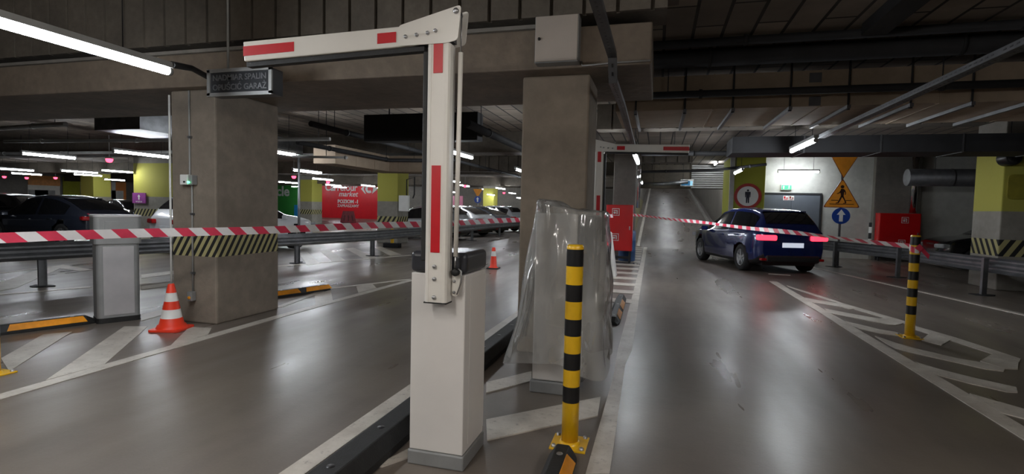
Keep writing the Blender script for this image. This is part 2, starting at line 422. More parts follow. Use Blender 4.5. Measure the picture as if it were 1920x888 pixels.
struct(MB().bb((2.40, 19.5, 0), (3.48, 21.8, 3.5)), 'wall_pier', pier_mat(), bevel=.02)
struct(MB().bb((2.36, 19.47, 0), (2.5, 19.6, 3.5)), 'trim_2', M['wall_white'])
M['ramp_wall'] = concrete('ramp_wall_concrete', sr(92, 88, 82), sr(118, 112, 104), .6, .1, .45)
struct(MB().bb((2.85, 21.8, 0), (3.15, 58, 9)), 'wall_ramp_outer', M['ramp_wall'])
struct(MB().bb((-1.3, 19, 0), (-1.0, 58, 9)), 'wall_ramp_inner', concrete('ramp_wall_hazard', sr(92, 88, 82), sr(118, 112, 104), .6, .1, .6, stripes=(.1, 2.2, .7), flip=1))
struct(MB().bb((-1.3, 58, 0), (3.15, 58.3, 9)), 'wall_ramp_top', M['ramp_wall'])
struct(MB().bb((-1.3, 24.3, 8.8), (3.15, 58.3, 9)), 'ceiling_ramp', M['wall_grey'])
# lintel over the ramp: dark slab and corrugated metal part
lin = MB().bb((-1.0, 24, 2.48), (2.85, 24.3, 3.6)); struct(lin, 'lintel', M['conc_dark'])
lv = MB(); x0, x1 = AY(1296, 340, 23.9).x, 2.85
for k in range(11): lv.bb((x0, 23.90, 2.50+k*.092), (x1, 24.02, 2.50+k*.092+.062))
struct(lv, 'lintel_panel', plain('louvre_grey', sr(150, 150, 148), .4, .2, .08))
# double door
d = MB(); dx0, dx1 = AY(1432, 363, 20.5).x, AY(1537, 364, 20.5).x
M['door'] = plain('grey_door', sr(98, 104, 112), .45, 0, .05, 2)
door = struct(MB().bb((dx0, 20.44, 0), ((dx0+dx1)/2-.005, 20.5, 2.16)).bb(((dx0+dx1)/2+.005, 20.44, 0), (dx1, 20.5, 2.16)), 'door_1', M['door'])
fr = MB(); fr.bb((dx0-.06, 20.42, 0), (dx0, 20.5, 2.22)).bb((dx1, 20.42, 0), (dx1+.06, 20.5, 2.22)).bb((dx0, 20.42, 2.16), (dx1, 20.5, 2.22)); f_ = fr.build('door_frame', M['pipe_dark'], door); f_['kind'] = 'structure'
hd = MB().tube([((dx0+dx1)/2+.1, 20.44, 1.05), ((dx0+dx1)/2+.1, 20.38, 1.05), ((dx0+dx1)/2+.24, 20.38, 1.05)], .012).build('door_handle', M['steel'], door); hd['kind'] = 'structure'
# ------------------------------------------------------------------ BARRIERS
def fasten(parent, x, y, z, r=.011):
    m = MB().lathe([(0, -.012), (r*.75, -.012), (r, -.007), (r, .004)], (x, y, z), 12, 'Y'); return m.build('bolt', M['steel'], parent)
def barrier(loc, s, label, dxc=0, cab_w=.32):
    t = thing('folding_barrier', label, 'parking barrier', loc)
    a, b = -cab_w/2+dxc, cab_w/2+dxc
    MB().bb((a, -.18, .085), (b, .17, 1.085)).build('cabinet', M['white_paint'], t, bevel=.006)
    MB().bb((a-.008, -.188, 0), (b+.008, .178, .083)).build('plinth', M['plinth'], t, bevel=.008)
    lid = MB(); lid.bb((a-.006, -.186, 1.087), (b+.006, .176, 1.205)); lo = lid.build('lid', M['lid'], t, bevel=.028, seg=4)
    MB().bb((b-.001, -.1, .12), (b+.003, .165, 1.06)).build('service_door', M['white_paint'], t, bevel=.002)
    X = lambda v: v*s
    def bx(x0, x1, y0, y1, z0, z1, name, mat, bv=0):
        return MB().bb((X(x0), y0, z0), (X(x1), y1, z1)).build(name, mat, t, bevel=bv)
    # lower arm: rounded aluminium box section with raised edge ribs
    prof = [(-.036, -.205), (-.036, -.268), (-.028, -.28), (-.012, -.283), (-.010, -.279), (.064, -.279), (.066, -.283), (.082, -.28), (.090, -.268), (.090, -.205)]
    m = MB().prism([(X(p), q) for p, q in prof], (0, 0, .945), (1, 0, 0), (0, 1, 0), (0, 0, 1.345)); la = m.build('lower_arm', M['arm_white'], t)
    bx(-.038, .092, -.281, -.2, .938, .9449, 'end_cap', M['rubber'])
    bx(-.066, -.037, -.265, -.215, 1.16, 2.26, 'rubber_edge', M['rubber'], .006)
    bx(.001, .052, -.2825, -.278, 2.14, 2.288, 'reflective_strip', M['red'])
    bx(-.001, .050, -.2825, -.278, 1.21, 1.665, 'reflective_strip', M['red'])
    for z in (1.135, 1.07, .972): fasten(t, X(.024), -.281, z)
    # upper arm
    up = [(-1.19, 2.373), (-.10, 2.393), (-.10, 2.288), (-1.183, 2.261)]
    MB().prism([(X(p), q) for p, q in up], (0, -.28, 0), (1, 0, 0), (0, 0, 1), (0, .07, 0)).build('upper_arm', M['arm_white'], t, bevel=.006)
    rb = [(-1.18, 2.260), (-.06, 2.286), (-.06, 2.262), (-1.178, 2.234)]
    MB().prism([(X(p), q) for p, q in rb], (0, -.265, 0), (1, 0, 0), (0, 0, 1), (0, .045, 0)).build('rubber_edge', M['rubber'], t)
    for q in ([(-1.187, 2.345), (-.845, 2.351), (-.845, 2.299), (-1.186, 2.291)], [(-.325, 2.362), (-.215, 2.364), (-.215, 2.310), (-.325, 2.308)]):
        MB().prism([(X(p), z) for p, z in q], (0, -.2825, 0), (1, 0, 0), (0, 0, 1), (0, .004, 0)).build('reflective_strip', M['red'], t)
    br = round_poly([(-.20, 2.392), (.15, 2.474), (.135, 2.30), (.075, 2.288), (-.20, 2.288)], .022)
    br_o = MB().prism([(X(p), z) for p, z in br], (0, -.287, 0), (1, 0, 0), (0, 0, 1), (0, .006, 0)).build('hinge_plate', M['arm_white'], t)
    br2 = MB().prism([(X(p+.012), z-.004) for p, z in br], (0, -.209, 0), (1, 0, 0), (0, 0, 1), (0, .006, 0)).build('hinge_plate', M['arm_white'], t)
    MB().prism([(X(p), z) for p, z in [(-.09, 2.388), (.09, 2.42), (.10, 2.30), (-.09, 2.292)]], (0, -.28, 0), (1, 0, 0), (0, 0, 1), (0, .07, 0)).build('hinge_block', M['lid'], t)
    for x, z in ((-.155, 2.332), (-.092, 2.337), (-.03, 2.343), (.013, 2.352)): fasten(t, X(x), -.288, z, .010)
    fasten(t, X(.124), -.288, 2.443, .015)
    # lifting rod
    MB().tube([(X(.123), -.235, 1.19), (X(.133), -.235, 2.25)], .0125, 12).build('link_rod', M['arm_white'], t)
    MB().tube([(X(.1325), -.235, 2.245), (X(.134), -.235, 2.45)], .004, 8).tube([(X(.124), -.27, 2.443), (X(.124), -.2, 2.443)], .008, 8).build('rod_cable', M['steel'], t)
    MB().tube([(X(.122), -.235, 1.20), (X(.121), -.235, 1.13)], .006, 8).build('rod_end', M['steel'], t)
    lp = round_poly([(.094, 1.10), (.128, 1.125), (.150, 1.11), (.128, .975), (.094, .975)], .014)
    MB().prism([(X(p), z) for p, z in lp], (0, -.214, 0), (1, 0, 0), (0, 0, 1), (0, .012, 0)).build('link_plate', M['arm_white'], t)
    MB().lathe([(0, -.035), (.016, -.035), (.021, -.02), (.021, .02)], (X(.121), -.215, 1.105), 14, 'Y').build('ball_joint', M['rubber'], t)
    for z in (1.055, .995): fasten(t, X(.11), -.215, z, .008)
    MB().tube([(X(.135), -.225, 1.125), (X(.152), -.225, 1.11), (X(.151), -.222, 1.05), (X(.128), -.222, .985)], .004, 6).build('linkage_wire', M['steel'], t)
    MB().bb((-.03, -.2, 1.0), (.07, -.17, 1.14)).build('drive_flange', M['lid'], t)
    return t
barrier((-1.145, 2.83, 0), 1, 'white barrier cabinet with dark lid and folded red marked arm reaching to the left')
barrier((-.80, 7.88, 0), -1, 'second folding barrier behind the wrapped cabinet, arm pointing right above the lane', -.06, .28)
# ------------------------------------------------------------------ WRAPPED TERMINAL and its plastic cover
t = thing('ticket_terminal', 'pale pay terminal on grey plinth standing under clear plastic sheet behind the striped bollard', 'terminal', (-.75, 4.22, 0))
MB().bb((-.165, -.21, .10), (.165, .28, 1.42)).build('body', M['white_paint'], t, bevel=.012)
MB().bb((-.18, -.225, 0), (.18, .30, .098)).build('plinth', M['plinth'], t, bevel=.01)
MB().bb((.167, -.20, .76), (.30, .24, 1.41)).build('control_panel', M['lid'], t, bevel=.015)
MB().bb((.301, -.1, 1.1), (.306, .14, 1.3)).build('screen', M['glass'], t)
def plastic_mat():
    m, nt, b = newmat('clear_plastic_sheet')
    out = nt.nodes['Material Output']
    tr = nt.nodes.new('ShaderNodeBsdfTransparent'); tr.inputs[0].default_value = (.93, .93, .92, 1)
    b.inputs['Base Color'].default_value = rgb(sr(196, 194, 188)); b.inputs['Roughness'].default_value = .2; b.inputs['Specular IOR Level'].default_value = 1.0
    mx = nt.nodes.new('ShaderNodeMixShader'); p = geo_pos(nt)
    f = noise(nt, 2.2, 3, .5, p, .3, .75)
    nt.links.new(math_node(nt, 'ADD', math_node(nt, 'MULTIPLY', f, .14), .25), mx.inputs[0])
    nt.links.new(tr.outputs[0], mx.inputs[1]); nt.links.new(b.outputs[0], mx.inputs[2])
    gl = nt.nodes.new('ShaderNodeBsdfGlossy'); gl.inputs['Roughness'].default_value = .10
    mp = nt.nodes.new('ShaderNodeMapping'); mp.inputs['Scale'].default_value = (7, 7, 1.6); nt.links.new(p, mp.inputs[0])
    bn = nt.nodes.new('ShaderNodeBump'); bn.inputs['Strength'].default_value = .8; bn.inputs['Distance'].default_value = .03
    nt.links.new(noise(nt, .9, 2, .5, mp.outputs[0], .2, .8), bn.inputs['Height']); nt.links.new(bn.outputs[0], gl.inputs['Normal'])
    lw = nt.nodes.new('ShaderNodeFresnel'); lw.inputs[0].default_value = 1.45; nt.links.new(bn.outputs[0], lw.inputs['Normal'])
    m2 = nt.nodes.new('ShaderNodeMixShader'); nt.links.new(math_node(nt, 'ADD', lw.outputs[0], .06), m2.inputs[0])
    nt.links.new(mx.outputs[0], m2.inputs[1]); nt.links.new(gl.outputs[0], m2.inputs[2]); nt.links.new(m2.outputs[0], out.inputs[0])
    b.inputs['Base Color'].default_value = rgb(sr(214, 212, 206)); b.inputs['Roughness'].default_value = .5
    return m
def plastic_cover():
    from mathutils import noise as mn
    nA, nZ = 72, 34; vs = []; fs = []
    top = 1.50
    for j in range(nZ+1):
        v = j/nZ
        for i in range(nA):
            a = 2*PI*i/nA; ca, sa = math.cos(a), math.sin(a)
            k = max(abs(ca), abs(sa))**-1 if True else 1
            k = min(k, 1.30)
            hx0, hx1 = -.18, .37; hy0, hy1 = -.225, .31
            ex = .21*v**1.35 if ca < 0 else .04*v
            ey = .10*v**1.2 if sa < 0 else .16*v**1.2
            cx, cy = (hx0+hx1)/2, (hy0+hy1)/2
            x = cx+ca*k*((hx1-hx0)/2+ex); y = cy+sa*k*((hy1-hy0)/2+ey)
            # folds get deeper towards the hem
            w = math.sin(a*9+mn.noise(Vector((ca*2, sa*2, v*1.5)))*4)*.018*v + mn.noise(Vector((ca*3, sa*3, v*5)))*.034
            x += ca*w; y += sa*w
            hem = .23+.05*math.sin(a*3+.8)+.03*mn.noise(Vector((ca*4, sa*4, 0)))
            tz = top-.055*(.5+.5*ca*1.0)+.02*mn.noise(Vector((ca*5, sa*5, 3)))+(.035 if (ca < -.4 and sa < .3) else 0)
            z = tz+(hem-tz)*v
            vs.append((x, y, z))
    for j in range(nZ):
        for i in range(nA):
            fs.append((j*nA+i, j*nA+(i+1) % nA, (j+1)*nA+(i+1) % nA, (j+1)*nA+i))
    # crumpled top
    base = len(vs)
    for r in (.66, .33):
        for i in range(nA):
            x, y, z = vs[i]; cx, cy = .095, .042
            from_z = z-.035*(1-r)+.03*mn.noise(Vector((x*14*r, y*14*r, 8)))
            vs.append((cx+(x-cx)*r, cy+(y-cy)*r, max(from_z, 1.432)))
    vs.append((.095, .042, 1.452))
    rings = [0, base, base+nA]
    for a, b in zip(rings, rings[1:]):
        for i in range(nA): fs.append((a+i, b+i, b+(i+1) % nA, a+(i+1) % nA))
    for i in range(nA): fs.append((base+nA+i, len(vs)-1, base+nA+(i+1) % nA))
    o = MB().add(vs, fs, 0, True).build('plastic_cover', plastic_mat(), origin=None, loc=(-.75, 4.22, 0))
    md = o.modifiers.new('sub', 'SUBSURF'); md.levels = 1; md.render_levels = 1
    tag(o, 'clear wrinkled plastic sheet draped over the pale terminal', 'plastic sheet')
plastic_cover()
# ------------------------------------------------------------------ BOLLARDS
def bollard(loc, label, bands, h=1.24, r=.052):
    t = thing('striped_bollard', label, 'bollard', loc)
    zs = sorted(set([0, h-.012]+[z for b in bands for z in b])); prof = [(0, .012), (r, .012)]; mis = [0]
    for z0, z1 in zip(zs, zs[1:]):
        mid = (z0+z1)/2; mis.append(1 if any(a <= mid <= b for a, b in bands) else 0); prof.append((r, z1))
    prof += [(r-.006, h), (0, h)]; mis += [0, 0]
    MB().lathe(prof, n=40, mis=mis).build('post', [M['yellow'], M['black']], t)
    MB().bb((-.11, -.11, 0), (.11, .11, .012)).build('base_plate', M['yellow'], t, bevel=.003)
    MB().lathe([(r+.014, .012), (r+.008, .024), (r, .028)], n=32).build('weld_collar', M['yellow'], t)
    for sx in (-1, 1):
        for sy in (-1, 1): MB().lathe([(0, .026), (.012, .026), (.014, .012)], (sx*.085, sy*.085, 0), 8).build('bolt', M['steel'], t)
    return t
hb = 1.24
bollard(G(1068, 832), 'yellow and black striped bollard in front of the plastic wrapped cabinet', [(hb*(1-b), hb*(1-a)) for a, b in ((.022,.105),(.195,.278),(.365,.448),(.534,.616),(.70,.78))])
bollard(G(1705, 632), 'striped bollard with barrier tape knotted round its top, on the chevron island', [(hb*a, hb*b) for a, b in ((.23,.315),(.40,.485),(.565,.65),(.73,.815),(.905,.985))])
bollard(G(-14, 702), 'striped bollard cut off by the frame edge beside the amber marked wheel stop', [(.3,.4),(.5,.6),(.7,.8),(.9,1.0),(1.1,1.2)])
# ------------------------------------------------------------------ CONES
def cone(loc, label, prof, cols, base_mat, rzv=.3, bs=.17):
    t = thing('traffic_cone', label, 'traffic cone', loc, rzv)
    b = MB().prism(rrect(2*bs, 2*bs, .04), (0, 0, 0), (1, 0, 0), (0, 1, 0), (0, 0, .025)); b.build('base', base_mat, t, bevel=.006)
    MB().lathe(prof, n=40, mis=cols).build('cone_body', [M['orange'], M['cone_white']], t)
cone(G(322, 617), 'orange and white traffic cone at the foot of the hazard striped pillar', [(.155, .025), (.14, .06), (.125, .065), (.108, .135), (.105, .137), (.088, .235), (.070, .325), (.052, .42), (.033, .51), (.026, .52), (0, .52)],
     [0, 0, 0, 0, 1, 0, 1, 0, 0, 0], M['orange'])
cone(G(925, 503), 'small orange cone with one white collar beside the white barrier cabinet', [(.12, .025), (.085, .05), (.062, .30), (.048, .42), (.040, .50), (.03, .51), (0, .51)], [0, 0, 1, 0, 0, 0], M['rubber'], .1, .15)
# ------------------------------------------------------------------ WHEEL STOPS and kerb
def wheel_stop(p0, p1, label, refl, w=.16, h=.10, side=0):
    p0, p1 = Vector(p0), Vector(p1); d = p1-p0; L = d.length; mid = (p0+p1)/2
    t = thing('wheel_stop', label, 'wheel stop', (mid.x, mid.y, 0), math.atan2(d.y, d.x))
    pr = [(-w/2, 0), (w/2, 0), (w/2, .03), (w/2-.045, h), (-w/2+.045, h), (-w/2, .03)]
    e = L/2
    m = MB(); ring = lambda x, k: [(x, a*(.75 if k else 1), b*(.5 if k else 1)) for a, b in pr]
    xs = [(-e, 1), (-e+.08, 0), (e-.08, 0), (e, 1)]; vs = []
    for x, k in xs: vs += ring(x, k)
    fs = []
    for i in range(3):
        for k in range(6): fs.append((i*6+k, i*6+(k+1) % 6, (i+1)*6+(k+1) % 6, (i+1)*6+k))
    fs += [(5,4,3,2,1,0), (18,19,20,21,22,23)]
    m.add(vs, fs).build('rubber_body', M['rubber'], t, bevel=.006)
    for (a, b, sd) in refl:
        # sloping face patches
        y0, z0, y1, z1 = w/2+.002, .036, w/2-.043, h-.003
        q = [(a, sd*-y0, z0), (b, sd*-y0, z0), (b-.03, sd*-y1, z1), (a+.03, sd*-y1, z1)]
        g = [(x, y-sd*.004, z+.003) for x, y, z in q]
        MB().add(q+g, [(0,1,2,3),(7,6,5,4),(0,4,5,1),(1,5,6,2),(2,6,7,3),(3,7,4,0)]).build('reflector', M['reflector'], t)
    for x in (-e+.2, 0, e-.2): MB().lathe([(0, h+.004), (.016, h+.004), (.02, h-.002)], (x, 0, 0), 10).build('fixing_bolt', M['steel'], t)
wheel_stop(G(-60, 634), G(176, 604), 'black rubber wheel stop with glowing amber strips in front of the grey terminal', [(-.55, -.30, 1), (-.24, .44, 1)])
wheel_stop(G(505, 559), G(616, 543), 'short black wheel stop with amber strips just behind the hazard striped pillar', [(-.5, -.05, 1), (.05, .55, 1)])
wheel_stop((-.50, 6.7, 0), (-.52, 8.75, 0), 'worn wheel stop with brown patches along the lane line past the wrapped terminal', [(-.8, -.3, 1), (-.1, .5, 1)])
wheel_stop((-.475, 1.7, 0), (-.475, 3.02, 0), 'black wheel stop running up to the striped bollard at the bottom frame edge', [(.1, .5, 1), (-.5, 0, 1)])
def kerb(y0, y1, lab):
    t = thing('rubber_kerb', lab, 'kerb', (-1.54, (y0+y1)/2, 0)); L = (y1-y0)/2
    pr = [(-.11, 0), (.11, 0), (.11, .05), (.07, .135), (-.07, .135), (-.11, .05)]
    MB().prism(pr, (0, -L, 0), (1, 0, 0), (0, 0, 1), (0, 2*L, 0)).build('rubber_body', M['rubber'], t, bevel=.01)
    for y in [-L+.25+k*.5 for k in range(int(2*L/.5))]: MB().lathe([(0, .137), (.022, .137), (.026, .13)], (0, y, 0), 12).build('fixing_bolt', M['black'], t)
kerb(1.5, 3.9, 'long black rubber kerb between the lane and the white barrier cabinet'); kerb(3.92, 6.6, 'black rubber kerb running behind the white barrier toward the bare pillar')
# ------------------------------------------------------------------ GREY TERMINAL at the left
t = thing('grey_terminal', 'light grey terminal cabinet with wider hood between guard rail and traffic cone', 'terminal', (-6.115+(-.88*.15), 4.725+.475*.15, 0), math.radians(61.5))
MB().prism(rrect(.42, .30, .05), (0, 0, .06), (1, 0, 0), (0, 1, 0), (0, 0, .87)).build('body', M['plinth'], t)
MB().bb((-.15, -.156, .09), (.15, -.148, .90)).build('front_panel', plain('pale_grey_panel', sr(178, 176, 178), .4, .1, .04), t, bevel=.004)
MB().prism(rrect(.46, .34, .05), (0, 0, .93), (1, 0, 0), (0, 1, 0), (0, 0, .31)).build('hood', M['plinth'], t)
MB().prism(rrect(.47, .35, .05), (0, 0, 1.24), (1, 0, 0), (0, 1, 0), (0, 0, .03)).build('top_cap', plain('pale_cap', sr(190, 188, 190), .4, .1, .04), t, bevel=.008)
MB().bb((-.13, -.176, 1.0), (.16, -.168, 1.2)).build('display_recess', M['plinth'], t, bevel=.004)
MB().prism(rrect(.43, .31, .05), (0, 0, 0), (1, 0, 0), (0, 1, 0), (0, 0, .058)).build('plinth', M['rubber'], t)
# ------------------------------------------------------------------ GUARD RAILS
def guard_rail(pts, posts, label, side, z0=.44, z1=.73):
    base = Vector(pts[0]).to_3d() if len(pts[0]) == 2 else Vector(pts[0])
    t = thing('guard_rail', label, 'guard rail', (pts[0][0], pts[0][1], 0))
    h = z1-z0
    prof = [(0, 1), (.035, .95), (.08, .82), (.08, .72), (.025, .58), (.025, .44), (.08, .29), (.08, .19), (.035, .06), (0, 0)]
    prof = [(a, z0+b*h) for a, b in prof]; prof = prof+[(a-.006, z) for a, z in reversed(prof)]
    vs = []; n = len(prof); P2 = [Vector(p) for p in pts]
    for i, p in enumerate(P2):
        d = (P2[min(i+1, len(P2)-1)]-P2[max(i-1, 0)]).normalized(); nn = Vector((d.y, -d.x))*side
        vs += [(p.x+nn.x*a-base.x, p.y+nn.y*a-base.y, z) for a, z in prof]
    fs = [(i*n+k, i*n+(k+1) % n, (i+1)*n+(k+1) % n, (i+1)*n+k) for i in range(len(P2)-1) for k in range(n)]
    fs += [tuple(range(n)), tuple(reversed(range((len(P2)-1)*n, len(P2)*n)))]
    MB().add(vs, fs).build('rail_beam', M['galv'], t)
    for (x, y) in posts:
        i = min(range(len(P2)), key=lambda k: (P2[k]-Vector((x, y))).length)
        d = (P2[min(i+1, len(P2)-1)]-P2[max(i-1, 0)]).normalized(); nn = Vector((d.y, -d.x))*side
        c = Vector((x-base.x, y-base.y, 0))-Vector((nn.x, nn.y, 0))*.065
        R = Matrix.Rotation(math.atan2(d.y, d.x), 3, 'Z')
        MB().box(c+Vector((0, 0, .36)), (.10, .06, .70), R).box(c+Vector((0, 0, .36))+R @ Vector((.045, -.03, 0)), (.012, .06, .70), R).build('post', M['galv'], t)
        MB().prism([(math.cos(a)*.2*(1+.15*math.sin(a*5)), math.sin(a)*.13*(1+.2*math.sin(a*3))) for a in [2*PI*k/22 for k in range(22)]], c, (1, 0, 0), (0, 1, 0), (0, 0, .012)).build('base_mortar', M['pipe_dark'], t)
    return t
guard_rail([(-10.75, 2.5), (-9.64, 6.2), (-8.9, 8.8), (-8.33, 10.84), (-7.78, 13.4), (-7.7, 17.5), (-7.76, 21.75), (-7.76, 25.9), (-7.76, 32)],
           [(-9.64, 6.2), (-8.33, 10.84), (-7.78, 13.4), (-7.7, 17.5), (-7.76, 21.75), (-7.76, 25.9), (-7.76, 30)], 'long galvanised guard rail along the parking area with the pale cars', 1)
guard_rail([(4.1, 19.0), (4.97, 16.84), (5.7, 14.66), (6.13, 12.06), (6.5, 9.9), (6.9, 7.6)], [(4.97, 16.84), (5.7, 14.66), (6.13, 12.06), (6.6, 9.2)], 'guard rail in front of the black car and the road signs', -1)
# ------------------------------------------------------------------ BARRIER TAPE
def D(px, py, depth): return EYE+ray(px, py)*depth
def tape(name, A, B, width, label, sag=.03, stripe=.12, twist=0, ring=None, n=None, slant=.075):
    A, B = Vector(A), Vector(B); L = (B-A).length; k = int(L/stripe); mb = MB(); d = (B-A).normalized()
    up = Vector((0, 0, 1))
    def pt(s, e):
        u = s/L; p = A.lerp(B, u)+Vector((0, 0, -sag*4*u*(1-u)+.006*math.sin(s*2.3)))
        an = twist*math.sin(s*1.1)+.12*math.sin(s*3.1)
        side = d.cross(up).normalized(); w = up*math.cos(an)+side*math.sin(an)
        return p+w*(e*width/2)
    for i in range(-1, k+1):
        s0, s1 = i*stripe, (i+1)*stripe
        c = lambda s: max(0, min(L, s))
        sub = 2
        for j in range(sub):
            a = s0+(s1-s0)*j/sub; b = s0+(s1-s0)*(j+1)/sub
            mb.add([pt(c(a), 1), pt(c(b), 1), pt(c(b+slant), -1), pt(c(a+slant), -1)], [(0, 1, 2, 3)], i % 2)
    if ring:
        cx, cy, z, r = ring; m = 22
        for i in range(m):
            a0, a1 = 2*PI*i/m, 2*PI*(i+1)/m; dz = lambda a: .03*math.sin(a)
            mb.add([(cx+r*math.cos(a0), cy+r*math.sin(a0), z+dz(a0)+.035), (cx+r*math.cos(a1), cy+r*math.sin(a1), z+dz(a1)+.035), (cx+r*math.cos(a1), cy+r*math.sin(a1), z+dz(a1)-.035), (cx+r*math.cos(a0), cy+r*math.sin(a0), z+dz(a0)-.035)], [(0,1,2,3)], (i//3) % 2)
        mb.add([(cx+r, cy-.01, z+.03), (cx+r+.09, cy-.02, z-.08), (cx+r+.075, cy-.03, z-.13), (cx+r, cy-.02, z-.04)], [(0,1,2,3)], 0)
        mb.add([(cx+.02, cy-r-.005, z+.05), (cx+.06, cy-r-.01, z), (cx+.02, cy-r-.014, z-.04), (cx-.03, cy-r-.006, z)], [(0,1,2,3)], 0)
    o = mb.build(name, [M['tape_red'], M['tape_white']], fix=False, origin=tuple((A+B)/2))
    md = o.modifiers.new('thick', 'SOLIDIFY'); md.thickness = .0006
    tag(o, label, 'barrier tape')
Bp = G(-14, 702)
tape('barrier_tape', D(-14, 446.5, 3.86), D(1150, 404, 12.2), .078, 'red and white tape stretched across the hazard striped pillar toward the bare pillar', .02)
rb = G(1705, 632)
tape('barrier_tape', D(1187, 402.5, 14.2), D(1712, 461.5, 6.36), .072, 'red and white tape crossing in front of the blue car to the striped bollard', .0, .12, .9, (rb.x, rb.y, 1.09, .056))
# ------------------------------------------------------------------ LAMPS
def lamp(a, b, label, group=None, z_rod=3.5, r=.032, rods=True, mat='tube'):
    a, b = Vector(a), Vector(b); mid = (a+b)/2; d = b-a; L = d.length; d.normalize()
    t = thing('tube_lamp', label, 'tube lamp', mid, 0, group)
    la, lb = a-mid, b-mid
    up = Vector((0, 0, 1))
    MB().beam(la+up*.055, lb+up*.055, .075, .05).build('housing', M['conduit'], t)
    MB().tube([la+d*.03, lb-d*.03], r, 12).build('diffuser', M[mat], t)
    for e, sg in ((la, 1), (lb, -1)): MB().tube([e, e+d*sg*.03], r+.003, 12).build('end_cap', M['conduit'], t)
    if rods:
        for u in (.15, .85):
            p = la.lerp(lb, u); zt = (3.5 if (p+mid).x > .1 or (p+mid).y > 4.9 else 4.4)-mid.z
            if zt > .12: MB().tube([p+up*.07, Vector((p.x, p.y, zt))], .005, 6).build('hanger_rod', M['pipe_dark'], t)
    return t
lampz = 2.6
def lampY(px, py, L, z, label, group=None, sgn=1):
    p = G(px, py, z); return lamp(p, (p.x, p.y+sgn*L, z), label, group)
p = G(320, 135, lampz)
lamp((p.x, p.y, p.z), (p.x, p.y-2.9, p.z), 'long bright tube lamp under the ceiling, nearest of all, ending beside the hanging sign')
def lampAB(x, y0, y1, z, label, group=None): return lamp((x, y0, z), (x, y1, z), label, group)
lampAB(-16.1, 9.9, 11.25, 2.6, 'tube lamp above the dark crossover, the nearer of the two over that row')
lampAB(-12.55, 9.6, 11.1, 2.6, 'tube lamp directly beside the striped pillar, above the purple arrow sign')
lampAB(-8.35, 9.2, 10.75, 2.6, 'tube lamp at the top of the thin pole on the guard rail')
lampAB(-12.0, 15.3, 16.9, 2.6, 'tube lamp beyond the thin pole, next in line after the one at its top')
lampAB(2.3, 9.05, 10.6, 2.6, 'bright tube lamp hanging on a rail in front of the dark duct')
lampAB(-.45, 9.8, 11.9, 2.5, 'tube lamp at the end of the perforated tray by the second barrier arm')
lampAB(2.1, 14.9, 16.3, 2.6, 'short tube lamp just in front of the lime pier with the round sign')
a, b = AY(1458, 322, 19.75), AY(1537, 322, 19.75); lamp(a, b, 'tube lamp across the white wall above the grey double door', None)
lampAB(-4.2, 10.1, 11.6, 2.6, 'tube lamp seen right behind the lifting rod of the white barrier')
lampAB(-4.05, 14.9, 16.6, 2.6, 'tube lamp half hidden by the edge of the bare pillar')
p = D(1343, 306, 21.2); lamp((p.x, p.y-.5, p.z), (p.x, p.y+.6, p.z), 'small tube lamp in front of the grey louvres over the ramp')
p = D(1203, 342, 20.6); lamp((p.x, p.y-.5, p.z), (p.x, p.y+.6, p.z), 'small lamp beside the shiny pipe at the ramp entrance')
for y in (21.5, 26, 31):  # extra lamps hidden behind the bare pillar, added to brighten the parked cars
    lamp((-5.2, y, 2.6), (-5.2, y+1.5, 2.6), 'added tube lamp over the lane, brightening the parked cars', 'added tube lamps brightening the parked row')
far = [(50, 326, 1.5), (150, 322, 1.7), (220, 321, 1.5), (30, 318, 1.5), (165, 328, 1.5), (215, 337, 1.4), (575, 322, 1.6), (605, 336, 1.8), (540, 342, 1.8), (625, 347, 1.8), (690, 348, 1.8), (735, 337, 1.8), (740, 346, 1.8), (850, 340, 1.8), (870, 348, 1.8), (938, 353, 2.2), (920, 365, 2.2), (960, 362, 2.2), (850, 360, 2.2), (975, 371, 2.4)]
for px, py, L in far:
    p = G(px, py, 2.75)
    if p.y > 46: p = D(px, py, 46); 
    lamp((p.x, p.y-L/2, p.z), (p.x, p.y+L/2, p.z), 'distant lit tube lamp hanging in a row over the parked cars', 'far tube lamps over the parking area')
# lamps behind the viewer that light the near floor and the cabinets (the garage continues there)
for x, y in ((-4.25, -3.2), (-2.2, -2.8), (2.4, -3.0), (2.3, .3), (-1.5, -.5)):
    lamp((x, y, 2.75), (x, y+1.5, 2.75), 'lit tube lamp of the near row over the lanes', 'tube lamps over the near lanes', r=.04, mat='tube_warm')
for y, x in ((25.5, 2.3), (25.5, -.5), (29, .9), (33, .6), (37, .9), (42, .6), (47, .6)):  # lamps out of view above the lintel, added to brighten the ramp
    lamp((x, y, rz(y)+3.1), (x, y+1.5, rz(y)+3.3), 'added unseen tube lamp brightening the ramp beyond the lintel', 'added tube lamps brightening the ramp', rods=False)
for x in (-37, -32, -27, -22, -16):
    lamp((x, 47, 3.2), (x+1.6, 47, 3.2), 'tube lamp hanging close in front of the far shop wall', 'tube lamps along the far shop wall')
